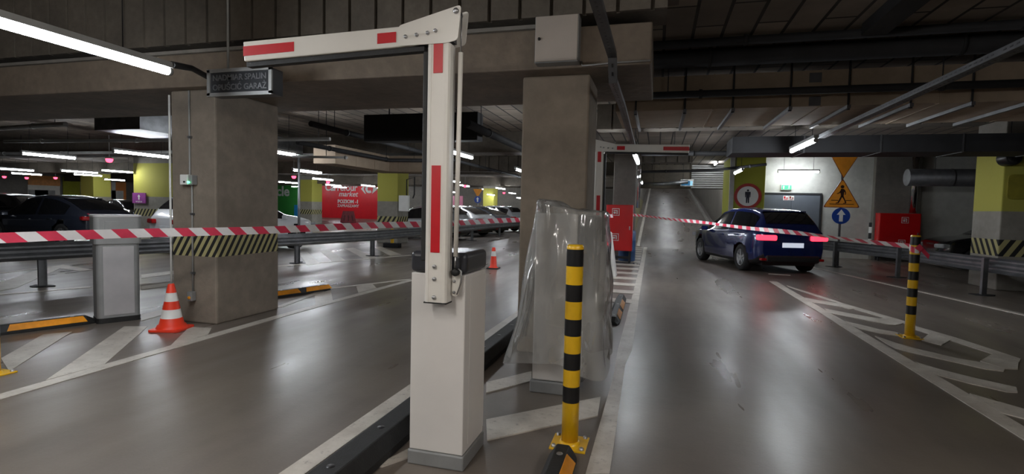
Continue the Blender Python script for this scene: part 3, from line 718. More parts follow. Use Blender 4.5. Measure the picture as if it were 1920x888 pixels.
# ------------------------------------------------------------------ HANGING SIGN
s0, s1 = AY(392, 133, 4.4), AY(510, 175, 4.4); w = s1.x-s0.x
t = thing('hanging_sign', 'dark framed hanging warning sign box with raised lettering in front of the beam', 'sign', ((s0.x+s1.x)/2, 4.4, (s0.z+s1.z)/2))
hh = (s0.z-s1.z)/2
MB().bb((-w/2, 0, -hh), (w/2, .16, hh)).build('housing', M['lid'], t, bevel=.006)
fm = MB(); fm.bb((-w/2-.01, -.02, hh-.025), (w/2+.01, .0, hh+.01)).bb((-w/2-.01, -.02, -hh-.01), (w/2+.01, 0, -hh+.025)).bb((-w/2-.01, -.02, -hh), (-w/2+.025, 0, hh)).bb((w/2-.025, -.02, -hh), (w/2+.01, 0, hh)); fm.build('frame', M['plinth'], t)
sf = MB().bb((-w/2+.025, -.008, -hh+.025), (w/2-.025, -.001, hh-.025)).build('sign_face', plain('gloss_dark_face', sr(70, 72, 76), .12, .3, .05, 3, .8), t)
M['letter'] = plain('sign_lettering', sr(120, 122, 126), .25, .3, .05)
text_mesh('lettering', 'NADMIAR SPALIN', .082, M['letter'], sf, (0, -.01, .045), extrude=.004, bold=.001)
text_mesh('lettering', 'OPU\u015aCI\u0106 GARA\u017b', .082, M['letter'], sf, (.0, -.01, -.05), extrude=.004, bold=.001)
MB().tube([(-.22, .08, hh), (-.22, .08, 4.4-(s0.z+s1.z)/2)], .012, 8).build('hanger_rod', M['conduit'], t)
MB().bb((-w/2+.05, .05, hh+.006), (-w/2+.13, .11, hh+.03)).build('cable_gland', M['pipe_dark'], t)
# cable trunking from long lamp to the sign / beam
o = MB().tube([(p_ := G(322, 121, 2.66)), AY(360, 128, 4.35), AY(400, 150, 4.8)], .03, 8).build('cable_trunking', M['pipe_dark']); tag(o, 'dark cable trunking running from the long lamp to the hanging sign', 'cable trunking')
# meter box on the beam
a, b = AY(1010, 41, BY0), AY(1088, 122, BY0)
t = thing('junction_box', 'pale steel junction box with a round lock mounted on the concrete beam', 'junction box', ((a.x+b.x)/2, BY0-.075, (a.z+b.z)/2))
w, h = (b.x-a.x)/2, (a.z-b.z)/2
MB().bb((-w, -.06, -h), (w, .074, h)).build('case', M['plinth'], t, bevel=.008)
MB().bb((-w+.008, -.078, -h+.008), (w-.008, -.061, h-.008)).build('door', plain('box_door', sr(176, 166, 156), .5, .1, .05, 3), t, bevel=.004)
MB().lathe([(0, -.092), (.012, -.092), (.014, -.076)], (-w+.045, 0, 0), 12, 'Y').build('lock', M['black'], t)
o = MB().tube([(b.x+.012, BY0-.02, b.z+.03), (b.x+.02, BY0-.02, b.z-.012), (b.x+.3, BY0-.02, b.z-.0), (b.x+.62, BY0-.02, b.z+.005)], .008, 8).build('conduit_pipe', M['conduit']); tag(o, 'thin grey conduit leaving the junction box along the lower beam edge', 'conduit')
# ------------------------------------------------------------------ CABLE TRAYS
def tray(pts, label, w=.07, h=.04):
    mid = sum((Vector(p) for p in pts), Vector())/len(pts)
    mb = MB(); hb_ = MB()
    for p0, p1 in zip(pts, pts[1:]):
        p0, p1 = Vector(p0)-mid, Vector(p1)-mid; d = (p1-p0).normalized(); L = (p1-p0).length
        x = d.cross(Vector((0, 0, 1))).normalized(); z = x.cross(d)
        mb.beam(p0, p1, w, .004); mb.beam(p0+x*w/2+z*h/2, p1+x*w/2+z*h/2, .004, h); mb.beam(p0-x*w/2+z*h/2, p1-x*w/2+z*h/2, .004, h)
        k = .05
        while k < L-.03:
            q = p0+d*k; mb.beam(q-z*.003, q+d*.035-z*.003, .016, .003, 1); mb.beam(q-x*(w/2+.001)+z*h/2, q+d*.035-x*(w/2+.001)+z*h/2, .005, .012, 1); k += .075
    t = thing('cable_tray', label, 'cable tray', mid)
    mb.build('channel', [M['galv_dark'], M['black']], t)
    c = [Vector(p)-mid+Vector((.01, 0, .014)) for p in pts]
    MB().tube(c, .012, 6).build('cable', M['rubber'], t)
tx = -.42
tray([AX(1112, -12, tx), AX(1148, 108, tx), AX(1150, 165, tx) if False else AX(1149, 155, tx), AX(1166, 200, tx), AX(1190, 285, tx)], 'perforated cable tray dropping past the beam end to the lamp by the second barrier')
q0, q1 = G(1885, 104, 2.68), G(1540, 259, 2.68); tray([q0, (q0.x, q0.y-1.5, 2.68)][::-1]+[q1], 'cable tray running above the right lane to the bright hanging lamp', .09, .05)
# ------------------------------------------------------------------ DUCTS and PIPES
def duct(name, x0, x1, y0, y1, z0, z1, label, mat, axis='X', seg=1.25):
    t = thing(name, label, 'air duct', ((x0+x1)/2, (y0+y1)/2, (z0+z1)/2)); c = Vector(((x0+x1)/2, (y0+y1)/2, (z0+z1)/2))
    a, b = (x0, x1) if axis == 'X' else (y0, y1); k = a
    m = MB()
    if axis == 'X':
        m.bb((x0-c.x, y0-c.y, z0-c.z), (x1-c.x, y1-c.y, z1-c.z))
    else: m.bb((x0-c.x, y0-c.y, z0-c.z), (x1-c.x, y1-c.y, z1-c.z))
    m.build('duct_body', M[mat], t)
    k = a+seg
    while k < b-.1:
        e = .008; f = MB()
        if axis == 'X': f.bb((k-.012-c.x, y0-e-c.y, z0-e-c.z), (k+.012-c.x, y1+e-c.y, z1+e-c.z))
        else: f.bb((x0-e-c.x, k-.012-c.y, z0-e-c.z), (x1+e-c.x, k+.012-c.y, z1+e-c.z))
        f.build('joint_flange', M[mat] if mat == 'duct_board' else M['galv_dark'], t)
        k += seg
    return t, c
DY0, DY1, DZ0, DZ1 = 7.35, 8.85, 2.80, 3.24
t, c = duct('air_duct', -.6, 13, DY0, DY1, DZ0, DZ1, 'large beige board clad air duct crossing above the right lane', 'duct_board')
for q in ((1518, 137, 1540, 154), (1517, 182, 1538, 198)):
    a, b = AY(q[0], q[1], DY0), AY(q[2], q[3], DY0); MB().bb(Vector((a.x, DY0-.012, b.z))-c, Vector((b.x, DY0+.01, a.z))-c).build('inspection_hatch', M['galv_dark'], t)
hp = thing('duct_hanger', 'dark threaded hanger strap holding the beige air duct', 'duct hanger', (0, 0, 0), 0, 'hangers along the beige air duct')
for k, px in enumerate((1192, 1284, 1374, 1481, 1590, 1707, 1822, 1935)):
    x = AY(px, 205, DY0-.04).x
    if k == 0:
        hp.location = (x, DY0, DZ0); hp0 = hp
        MB().tube([(0, -.035, -.03), (0, -.035, .70)], .012, 8).build('rod', M['pipe_dark'], hp)
        MB().tube([(0, DY1-DY0+.035, -.03), (0, DY1-DY0+.035, .70)], .012, 8).build('rod', M['pipe_dark'], hp)
        MB().bb((-.02, -.07, -.045), (.02, DY1-DY0+.08, -.004)).build('support_rail', M['galv_dark'], hp)
        MB().lathe([(.0, -.06), (.022, -.06), (.022, -.03), (0, -.03)], (0, -.035, 0), 8).build('nut', M['pipe_dark'], hp)
    else:
        c_ = hp0.copy(); COL.objects.link(c_); c_.location = (x, DY0, DZ0)
        for ch in hp0.children:
            e = ch.copy(); COL.objects.link(e); e.parent = c_
def pipe(pts, r, label, mat='pipe_dark', cat='pipe', rods=True):
    mid = sum((Vector(p) for p in pts), Vector())/len(pts); L = [Vector(p)-mid for p in pts]
    t = thing('pipe', label, cat, mid)
    MB().tube(L, r, 14).build('pipe_run', M[mat], t)
    c = MB(); n = 0
    for a, b in zip(L, L[1:]):
        d = (b-a); k = 1.1
        while k < d.length: 
            q = a+d.normalized()*k; u = d.normalized()*.02
            f = MB().tube([q-u, q+u], r+.012, 12).build('coupling', M[mat], t); n += 1; k += 2.6
            if n > 12: break
    for a, b in zip(pts, pts[1:]):
        a, b = Vector(a), Vector(b); Ln = (b-a).length; k = .7
        if abs(b.z-a.z) > 1 or not rods: break
        while k < Ln:
            q = a.lerp(b, k/Ln)-mid
            if 3.5-mid.z-q.z > r+.05: MB().tube([q+Vector((0, 0, r)), Vector((q.x, q.y, 3.5-mid.z))], .007, 6).build('hanger_rod', M['pipe_dark'], t)
            k += 3.0
    return t
a, b = AY(1222, 179, 7.15), AY(1920, 156, 7.15); pipe([(a.x-.5, 7.15, a.z), (b.x+2, 7.15, b.z)], .045, 'dark sprinkler pipe running across the face of the beige air duct')
pipe([(-.55, 6.98, 3.36), (12, 6.98, 3.36)], .11, 'fat dark pipe added to darken the gap above the beige air duct')  # this pipe and the next stand in for darkness between ceiling and duct
pipe([(-.2, 6.6, 3.43), (12, 6.6, 3.43)], .05, 'dark pipe added against the ceiling boards to darken the gap before the fat pipe')
p = G(1665, 40, 3.4); o = MB().bb((p.x-.12, -3, 3.38), (p.x+.12, 6.5, 3.5)).build('ceiling_channel', M['pipe_dark'], kind=None, origin=(p.x, 1.75, 3.44)); tag(o, 'dark channel let into the ceiling boards above the right lane', 'ceiling channel')
t, c = duct('air_duct', 1.35, 8.5, 11.0, 11.9, 2.62, 2.93, 'dark flat air duct behind the bright hanging lamp', 'pipe_dark')
pipe([(-.4, 12.0, 2.72), (6.6, 12.0, 2.72)], .05, 'thin dark pipe below the ribbed panel ahead of the ramp')
pipe([(-.9, 16.8, 2.66), (1.5, 16.8, 2.72), (2.9, 16.2, 2.85)], .04, 'bent pipe crossing just before the ramp opening')
pipe([(-.9, 23.7, 2.62), (.3, 23.6, 2.66), (1.2, 23.6, 2.75)], .08, 'pale insulated pipe under the ramp lintel', 'galv')
a, b = AY(1700, 334, 18), AY(1848, 334, 18); pipe([(a.x, 18, 2.62), (b.x+5, 18, 2.62)], .25, 'thick dark insulated pipe above the red wall cabinet', 'galv_dark')
a = AX(1708, 360, 7.95); pipe([(8.05, 20.1, 1.60), (8.05, 20.1, 3.5)], .10, 'shiny vertical pipe rising from the red wall cabinet', 'chrome')
pipe([(-.56, 15.8, 1.55), (-.56, 15.8, 3.4)], .055, 'shiny vertical pipe beside the pale pillar and red cabinet', 'chrome')
# left side services
duct('air_duct', -11.2, -10.0, 8.2, 13.2, 2.86, 3.26, 'grey sheet metal duct overhead to the right of the striped pillar', 'galv', 'Y')
duct('air_duct', -8.0, -7.4, 10.95, 13.55, 2.42, 2.86, 'beige duct running away beyond the thin pole, before it turns', 'duct_board', 'Y', .9)
duct('air_duct', -8.0, -6.05, 13.56, 14.3, 2.42, 2.86, 'beige duct length crossing toward the upright barrier arm', 'duct_board', 'X', .9)
pipe([(-14.5, 8.6, 2.72), (-6.2, 9.0, 2.72)], .035, 'thin pale pipe hung across below the grey sheet duct', 'conduit', rods=False)
pipe([(-7.25, 9.4, 2.72), (-7.25, 13.3, 2.72), (-6.1, 13.45, 2.72)], .05, 'bent dark pipe following the beige duct round its turn')
pipe([(-7.3, 9.3, 2.42), (-6.2, 9.6, 2.42)], .025, 'short pale conduit near the thin pole', 'conduit')
pipe([(-22, 9.4, 3.0), (-12.0, 8.2, 3.0)], .05, 'long pale pipe under the ceiling left of the striped pillar', 'conduit')
pipe([(-30, 12.5, 2.9), (-14, 12.5, 2.9)], .05, 'pale pipe running over the roofs of the dark cars', 'conduit')
pipe([(-5.9, 8.0, 2.85), (-5.9, 30, 2.85)], .05, 'dark pipe running away beyond the beam over the lane')
pipe([(-3.0, 8.0, 2.8), (-3.0, 30, 2.8)], .07, 'second dark pipe running away over the lane beyond the beam')
pipe([(-2.2, 9.5, 2.75), (-1.6, 6.6, 2.75), (-1.45, 6.1, 2.72)], .02, 'slim black bracket rod behind the bare pillar')
a, b = AY(682, 215, 9), AY(895, 262, 9); t = thing('hanging_box', 'big black box hanging in the shade behind the upright barrier arm', 'hanging box', ((a.x+b.x)/2, 9.15, (a.z+b.z)/2))
w, h = (b.x-a.x)/2, (a.z-b.z)/2; MB().bb((-w, -.15, -h), (w, .15, h)).build('case', M['pipe_dark'], t, bevel=.01)
MB().bb((-w+.04, -.156, -h+.04), (w-.04, -.149, h-.04)).build('front_panel', M['black'], t)
for x in (-w*.6, w*.6): MB().tube([(x, 0, h), (x, 0, 3.5-(a.z+b.z)/2)], .015, 8).build('hanger_rod', M['pipe_dark'], t)
# conduit and boxes on the striped pillar
xf = -5.30
zt = 2.74
t = thing('pillar_conduit', 'thin conduit with two small boxes running down the striped pillar', 'conduit', (xf, 4.985, 0))
MB().tube([(0, 0, .35), (0, 0, 1.62), (-.03, 0, 1.66), (-.03, 0, zt)], .011, 8).build('conduit_run', M['conduit'], t)
for z in (.6, 1.3, 2.2): MB().bb((-.025 if z < 1.6 else -.05, -.012, z-.012), (.025 if z < 1.6 else 0, .012, z+.012)).build('clip', M['galv'], t)
t = thing('detector_box', 'small pale box with a green light on the striped pillar', 'detector', (xf-.02, 4.955, 1.70))
MB().bb((-.085, -.04, -.06), (.03, .04, .06)).build('case', M['sign_white'], t, bevel=.008); MB().bb((.035, -.035, -.058), (.09, .04, .055)).build('side_case', M['plinth'], t, bevel=.006)
MB().lathe([(0, -.05), (.012, -.05), (.012, -.03)], (.045, 0, -.03), 12, 'Y').build('green_light', M['led_green'], t)
MB().bb((-.03, -.045, -.035), (-.005, -.039, -.015)).build('slot', M['black'], t)
t = thing('socket_box', 'little grey socket box low on the striped pillar beside the cone', 'socket', (xf, 4.96, .33)); MB().bb((-.035, -.03, -.06), (.035, .035, .05)).build('case', M['plinth'], t, bevel=.006)
MB().lathe([(0, -.04), (.018, -.04), (.02, -.028)], (0, 0, -.02), 12, 'Y').build('cover', M['reflector'], t)
o = MB().tube([(-5.63, 4.99, 0.1), (-5.63, 4.99, 2.7)], .012, 8).build('edge_conduit', M['sign_white']); o.location = (-.0, -.0, 0); tag(o, 'bright thin conduit on the outer edge of the striped pillar', 'conduit')
# thin pole on the guard rail
p = G(562, 492); o = thing('sign_pole', 'tall thin grey pole standing at the guard rail under a tube lamp', 'pole', (p.x-.1, p.y+.1, 0))
MB().tube([(0, 0, 0), (0, 0, 2.62)], .03, 12).build('pole', M['galv'], o); MB().lathe([(.09, 0), (.09, .012), (.035, .014)], n=16).build('base_flange', M['galv_dark'], o); MB().lathe([(0, 2.65), (.034, 2.63), (.034, 2.60)], n=12).build('cap', M['rubber'], o)
# ------------------------------------------------------------------ ROAD SIGNS
def plate_(name, poly, loc, mat, parent, depth=.02, edge=None):
    return MB().prism(poly, loc, (1, 0, 0), (0, 0, 1), (0, depth, 0), 0, 0).build(name, mat, parent)
def walker(parent, y, s=1.0, ox=0, oz=0, mat=None):
    mat = mat or M['sign_brown']
    P_ = lambda pts: [(ox+a*s, oz+b*s) for a, b in pts]
    m = MB()
    m.prism(P_(disc(.042, 20, -.005, .235)), (0, y, 0), (1, 0, 0), (0, 0, 1), (0, .003, 0))
    torso = [(-.035, .185), (.03, .18), (.045, .11), (.035, .03), (.03, -.02), (-.03, -.02), (-.035, .05), (-.05, .10)]
    m.prism(P_(torso), (0, y, 0), (1, 0, 0), (0, 0, 1), (0, .003, 0))
    m.prism(P_([(-.03, .18), (-.045, .14), (-.075, .09), (-.13, .06), (-.125, .045), (-.065, .065), (-.03, .105)]), (0, y, 0), (1, 0, 0), (0, 0, 1), (0, .003, 0))
    m.prism(P_([(.02, .18), (.06, .15), (.085, .08), (.075, .03), (.058, .03), (.065, .08), (.035, .13)]), (0, y, 0), (1, 0, 0), (0, 0, 1), (0, .003, 0))
    m.prism(P_([(-.03, 0), (.01, -.01), (-.03, -.10), (-.075, -.19), (-.14, -.195), (-.14, -.178), (-.10, -.17), (-.065, -.09)]), (0, y, 0), (1, 0, 0), (0, 0, 1), (0, .003, 0))
    m.prism(P_([(-.02, 0), (.03, 0), (.06, -.07), (.10, -.16), (.10, -.195), (.03, -.20), (.03, -.187), (.075, -.175), (.045, -.10)]), (0, y, 0), (1, 0, 0), (0, 0, 1), (0, .003, 0))
    return m.build('pedestrian_symbol', mat, parent)
def up_arrow(parent, y, s, mat, ox=0, oz=0):
    a = [(-.06, -.2), (.06, -.2), (.06, .04), (.14, .04), (0, .23), (-.14, .04), (-.06, .04)]
    return MB().prism([(ox+x*s, oz+z*s) for x, z in a], (0, y, 0), (1, 0, 0), (0, 0, 1), (0, .003, 0)).build('arrow_symbol', mat, parent)
SY = 16.98
pb = AY(1573, 470, SY)
post = thing('sign_post', 'thin steel post carrying the amber pedestrian and blue arrow signs', 'sign post', (pb.x, SY+.06, 0))
MB().tube([(0, 0, 0), (0, 0, 2.75)], .03, 12).build('post', M['galv'], post); MB().lathe([(.1, 0), (.1, .012), (.034, .015)], n=16).build('base_flange', M['galv_dark'], post)
def triangle_sign(cx, z0, z1, half, up, label, sym):
    t = thing('warning_sign', label, 'road sign', (cx, SY, 0))
    pts = [(-half, z0), (half, z0), (0, z1)] if up else [(-half, z1), (0, z0), (half, z1)]
    o_ = round_poly(pts, .07 if up else .02)
    c = sum(p[0] for p in pts)/3, sum(p[1] for p in pts)/3
    k = .93; inn = [(c[0]+(a-c[0])*k, c[1]+(b-c[1])*k) for a, b in o_]
    plate_('border', o_, (0, 0, 0), M['sign_border'], t, .015)
    f = plate_('sign_face', inn, (0, -.003, 0), M['sign_orange'], t, .006)
    if sym:
        w_ = walker(f, -.007, 1.12*(z1-z0)/.85, 0.005, z0+(z1-z0)*.40)
        for z, hw in ((z0+.10, .31), (z0+.205, .27)):
            if z > z0+.15:
                for a, b in ((-hw, -.09), (.10, hw-.02)): MB().bb((a, -.007, z-.009), (b, -.004, z+.009)).build('crossing_line', M['sign_brown'], f)
            else: MB().bb((-hw, -.007, z-.009), (hw, -.004, z+.009)).build('crossing_line', M['sign_brown'], f)
    MB().bb((-.02, .015, (z0+z1)/2-.03), (.02, .06, (z0+z1)/2+.03)).build('clamp', M['steel'], t)
    return t
A_ = lambda px, py: AY(px, py, SY)
ct, cb = A_(1580, 336), A_(1579, 388)
triangle_sign(A_(1579, 360).x, A_(1579, 389).z, A_(1581, 334).z, (A_(1614, 388).x-A_(1544, 388).x)/2, True, 'amber triangular pedestrian crossing sign with a walking figure', True)
triangle_sign(A_(1583, 310).x, A_(1582, 334).z, A_(1583, 291).z, (A_(1611, 292).x-A_(1558, 292).x)/2, False, 'plain amber triangle sign pointing down above the pedestrian crossing sign', False)
c = A_(1577, 404.5); r = (A_(1594.5, 404).x-A_(1560, 404).x)/2
t = thing('direction_sign', 'round blue sign with a pale upward arrow below the pedestrian triangle', 'road sign', (c.x, SY, c.z))
f = plate_('sign_face', disc(r), (0, 0, 0), M['sign_blue'], t, .015); up_arrow(f, -.003, r/.29, M['sign_white'])
MB().bb((-.02, .015, -.03), (.02, .05, .03)).build('clamp', M['steel'], t)
# no-pedestrian sign on the lime pier
c = AY(1402, 367.5, 19.46); r = (AY(1428, 368, 19.46).x-AY(1376, 368, 19.46).x)/2
t = thing('prohibition_sign', 'round red rimmed sign with a dark standing figure on the lime pier', 'road sign', (c.x, 19.47, c.z))
plate_('red_ring', disc(r), (0, 0, 0), plain('dull_red', sr(170, 50, 44), .4), t, .02); f = plate_('sign_face', disc(r*.77), (0, -.004, 0), M['sign_white'], t, .006)
m = MB(); k = r/.45
fig = [[(-.035,.235),(.035,.235),(.035,.165),(-.035,.165)], [(-.085,.155),(.085,.155),(.092,.12),(.085,-.04),(.062,-.04),(.06,.09),(.055,-.02),(.05,-.24),(.01,-.24),(0,-.05),(-.01,-.24),(-.05,-.24),(-.055,-.02),(-.06,.09),(-.062,-.04),(-.085,-.04),(-.092,.12)]]
fig[0] = disc(.037, 18, 0, .2)
for q in fig: m.prism([(a*k, b*k) for a, b in q], (0, -.008, 0), (1, 0, 0), (0, 0, 1), (0, .004, 0))
m.build('standing_figure_symbol', plain('figure_ink', (.012, .014, .03), .5), f)
# far sign post among the cars
c = AY(896, 350, 36)
t = thing('sign_post', 'distant post with an amber triangle and blue arrow disc behind the parked cars', 'sign post', (c.x, 36, 0))
MB().tube([(0, .05, 0), (0, .05, 2.9)], .035, 8).build('post', M['galv'], t)
f = plate_('triangle_plate', [(-.36, AY(896, 354, 36).z), (0, AY(896, 368, 36).z-.08), (.36, AY(896, 354, 36).z)], (0, 0, 0), M['sign_orange'], t, .015)
z = AY(896, 374, 36).z; f = plate_('disc_plate', disc(.26, 28, 0, z), (0, -.01, 0), M['sign_blue'], t, .015); up_arrow(f, -.014, .8, M['sign_white'], 0, z)
# exit sign, door pictograms, ramp display
a, b = AY(1465, 345, 20.4), AY(1485, 356, 20.4)
t = thing('exit_sign', 'small green and white running figure exit sign above the double door', 'exit sign', ((a.x+b.x)/2, 20.46, (a.z+b.z)/2)); w, h = (b.x-a.x)/2, (a.z-b.z)/2
MB().bb((-w, -.04, -h), (w, .04, h)).build('case', M['sign_white'], t, bevel=.006)
f = MB().bb((-w+.015, -.044, -h+.015), (w-.015, -.039, h-.035)).build('sign_face', emit('exit_green', (.06, .42, .22), .35), t)
up_arrow(f, -.047, .28, M['sign_white'], -.09, -.01); walker(f, -.047, .28, .08, -.01, M['sign_white'])
for i, px in enumerate((1473.5, 1484)):
    a = AY(px, 371, 20.43); t = thing('door_notice', ('first of two small white pictogram notices on the grey door, nearer the lime pier', 'second of two small white pictogram notices on the grey door, nearer the amber signs')[i], 'notice', (a.x, 20.436, a.z))
    f = MB().bb((-.085, -.002, -.08), (.085, .003, .08)).build('notice_sheet', M['sign_white'], t)
    m = MB(); m.bb((-.065, -.004, -.02), (-.01, -.002, .06)).bb((.01, -.004, -.02), (.065, -.004, .02)).bb((-.065, -.004, -.065), (.065, -.002, -.04)); m.build('pictogram', M['sign_border'] if i else M['red'], f)
a, b = AY(1276, 336, 23.85), AY(1300, 349, 23.85)
t = thing('display_panel', 'small lit blue display panel hanging under the ramp lintel', 'display', ((a.x+b.x)/2, 23.86, (a.z+b.z)/2)); w, h = (b.x-a.x)/2, (a.z-b.z)/2
MB().bb((-w, -.04, -h), (w, .04, h)).build('case', M['sign_white'], t, bevel=.01)
f = MB().bb((-w+.04, -.045, -h+.03), (w*.45, -.04, h-.07)).build('screen', emit('screen_blue', (.02, .10, .2), .8), t)
MB().bb((w*.5, -.045, -h+.03), (w-.04, -.04, h-.07)).build('side_screen', emit('screen_pale', (.25, .5, .65), .9), t)
# ------------------------------------------------------------------ RED CABINETS
def hose_cabinet(loc, w, dep, z0, z1, label, legs, pict):
    t = thing('fire_cabinet', label, 'fire cabinet', loc)
    MB().bb((-w/2, 0, z0), (w/2, dep, z1)).build('case', M['red_cabinet'], t, bevel=.012)
    for sx, a, b in (pict and [(0, -w/2+.02, w/2-.02)] or []):
        MB().bb((a, -.012, z0+.02), (b, .001, z1-.02)).build('door', M['red_cabinet'], t, bevel=.006)
    for (px_, pz) in pict:
        f = MB().bb((px_-.1, -.017, pz-.1), (px_+.1, -.011, pz+.1)).build('pictogram_sheet', M['sign_white'], t)
        m = MB(); m.bb((px_-.085, -.019, pz-.085), (px_+.085, -.016, pz+.085)); g = m.build('pictogram_field', M['red'], f)
        m = MB(); m.prism(disc(.032, 16, px_-.03, pz-.02), (0, -.022, 0), (1, 0, 0), (0, 0, 1), (0, .003, 0)); m.bb((px_+.02, -.022, pz-.06), (px_+.05, -.019, pz+.05)).bb((px_-.06, -.022, pz+.03), (px_+.05, -.019, pz+.055)); m.build('pictogram', M['sign_white'], f)
    if legs:
        for x in (-w/2+.06, w/2-.06):
            for y in (.06, dep-.06): MB().bb((x-.025, y-.025, 0), (x+.025, y+.025, z0)).build('leg', M['pipe_dark'], t)
        MB().bb((-w/2+.04, .04, .12), (w/2-.04, dep-.04, .17)).build('lower_shelf', M['pipe_dark'], t)
    MB().bb((w/2-.09, -.03, (z0+z1)/2-.05), (w/2-.06, -.01, (z0+z1)/2+.05)).build('handle', M['steel'], t)
    return t
xa, xb = AY(1136, 420, 14.9).x, AY(1186, 420, 14.9).x
hose_cabinet(((xa+xb)/2, 14.9, 0), xb-xa, .42, .34, 1.62, 'bright red fire hose cabinet on legs in front of the pale pillar', True, [(-.1, 1.42), (-.1, .72)])
xa, xb = AY(1644, 430, 20.1).x, AY(1722, 430, 20.1).x
hose_cabinet(((xa+xb)/2, 19.95, 0), xb-xa, .33, .25, 1.58, 'wide red fire cabinet by the wall under the thick dark pipe', True, [(.14, 1.36), (.08, .62)])
# white plastic road block, blue barrel, red road blocks
t = thing('road_block', 'white tapered plastic block with a black framed reflector in front of the red cabinet', 'road block', (-1.12, 11.55, 0))
MB().prism([(-.30, 0), (.30, 0), (.27, .2), (.15, .98), (-.15, .98), (-.27, .2)], (0, -.02, 0), (1, 0, 0), (0, 0, 1), (0, .45, 0)).build('block_body', M['cone_white'], t, bevel=.03, seg=3)
f = MB().bb((.085, -.035, .28), (.165, -.018, .56)).build('reflector_frame', M['black'], t); MB().bb((.105, -.04, .32), (.145, -.034, .52)).build('reflector', M['plinth'], f)
a = G(1188, 470); t = thing('water_drum', 'narrow blue plastic drum half hidden behind the red hose cabinet', 'drum', (-.82, 15.62, 0))
MB().lathe([(0, 0), (.22, 0), (.24, .03), (.24, .28), (.25, .30), (.24, .32), (.24, .58), (.25, .60), (.24, .62), (.24, .86), (.21, .9), (0, .9)], n=28).build('drum_body', plain('drum_blue', sr(60, 92, 138), .45), t)
MB().lathe([(.03, .9), (.03, .92), (0, .92)], (.1, 0, 0), 12).build('bung', M['black'], t)
rb_m = plain('block_red', sr(128, 20, 34), .5, 0, .1)
b0 = G(653, 417); t = thing('road_block', 'dark red ribbed plastic block in front of the red shop wall', 'road block', (b0.x, b0.y, 0), math.radians(36))
MB().prism([(-.62, 0), (.62, 0), (.60, .12), (.42, .95), (-.42, .95), (-.60, .12)], (0, -.2, 0), (1, 0, 0), (0, 0, 1), (0, .4, 0)).build('block_body', rb_m, t, bevel=.03)
for x in (-.3, 0, .3): MB().beam((x*1.15, -.2, .14), (x*.9, -.2, .6), .1, .05, 0, (0, 1, 0)).build('recess_shade', plain('block_shade', sr(90, 14, 26), .6), t)  # darker red strips, the shade of the recesses put into their colour
# ------------------------------------------------------------------ SHOP WALL GRAPHICS
WY = 49.98
def panel(name, px0, px1, z0, z1, mat, label, cat='wall panel', y=WY, dep=.03):
    x0, x1 = AY(px0, 395, y).x, AY(px1, 395, y).x
    t = thing(name, label, cat, ((x0+x1)/2, y, 0)); w = (x1-x0)/2
    MB().bb((-w, -dep, z0), (w, .0, z1)).build('panel_board', mat, t); return t, w
shop_red = plain('shop_red', sr(226, 34, 46), .45, 0, .04, 2); shop_green = plain('shop_green', sr(66, 160, 74), .45, 0, .04, 2)
t, w = panel('shop_wall', 604, 711, 0, 3.45, shop_red, 'big red shop wall with white lettering across the far parking area', 'shop wall')
zc = lambda py, px=660: AY(px, py, WY).z
ox = AY(640, 352, WY).x-t.location.x
text_mesh('lettering', 'Carrefour', 1.05, M['sign_white'], t, (ox, -.05, zc(352)), extrude=.01, bold=.022, sx=.92)
text_mesh('lettering', 'market', .80, M['sign_white'], t, (AY(653, 364, WY).x-t.location.x, -.05, zc(364)), extrude=.01, bold=.010, shear=.25)
text_mesh('lettering', 'POZIOM -1', .52, M['sign_white'], t, (AY(653, 378, WY).x-t.location.x, -.05, zc(378)), extrude=.01, bold=.020)
text_mesh('lettering', 'ZAPRASZAMY', .42, M['sign_white'], t, (AY(653, 386, WY).x-t.location.x, -.05, zc(386)), extrude=.01, bold=.006)
lx = AY(692, 354, WY).x-t.location.x; lz = zc(354, 692)
logo = MB()
lg = lambda pts, s=1.5: [(lx+a*s, lz+b*s) for a, b in pts]
logo.prism(lg([(-.62, 0), (-.30, .34), (-.22, .34), (-.42, 0), (-.22, -.34), (-.30, -.34)]), (0, -.06, 0), (1, 0, 0), (0, 0, 1), (0, .03, 0))
arc = [(.02+.30*math.cos(math.radians(a)), .30*math.sin(math.radians(a))) for a in range(40, 325, 15)]
arc2 = [(.02+.13*math.cos(math.radians(a)), .13*math.sin(math.radians(a))) for a in range(320, 35, -15)]
logo.prism(lg(arc+arc2), (0, -.06, 0), (1, 0, 0), (0, 0, 1), (0, .03, 0))
logo.prism(lg([(.26, .34), (.70, 0), (.26, -.34), (.34, 0)]), (0, -.06, 0), (1, 0, 0), (0, 0, 1), (0, .03, 0))
logo.build('emblem', M['sign_white'], t)
panel('shop_graphic', 711.5, 728, 0, 3.45, shop_green, 'green wall strip joining the red shop wall on the pillar side')
t, w = panel('shop_graphic', 505, 560, 0, 3.45, shop_green, 'green shop wall with a white word end behind the pale car')
text_mesh('lettering', 'cle', 1.5, M['sign_white'], t, (AY(531, 356, WY).x-t.location.x, -.05, zc(359, 531)), extrude=.01, bold=.04)
f = MB().bb((AY(552, 390, WY).x-t.location.x, -.05, .0), (w, -.028, 1.3)).build('blue_band', plain('shop_blue', sr(40, 150, 220), .5), t)
panel('shop_graphic', 585, 603.5, 0, 3.45, M['wall_white'], 'pale wall strip between the yellow pillar and the red shop wall')
panel('shop_graphic', 838, 868, .2, 2.6, plain('shop_pink', sr(236, 150, 180), .5, 0, .1, 1), 'pale pink far shop graphic left of the distant amber triangle')
panel('shop_graphic', 735, 752, .9, 3.2, M['wall_green'], 'dull yellow painted wall strip next to the green strip, behind the silver hatchback')
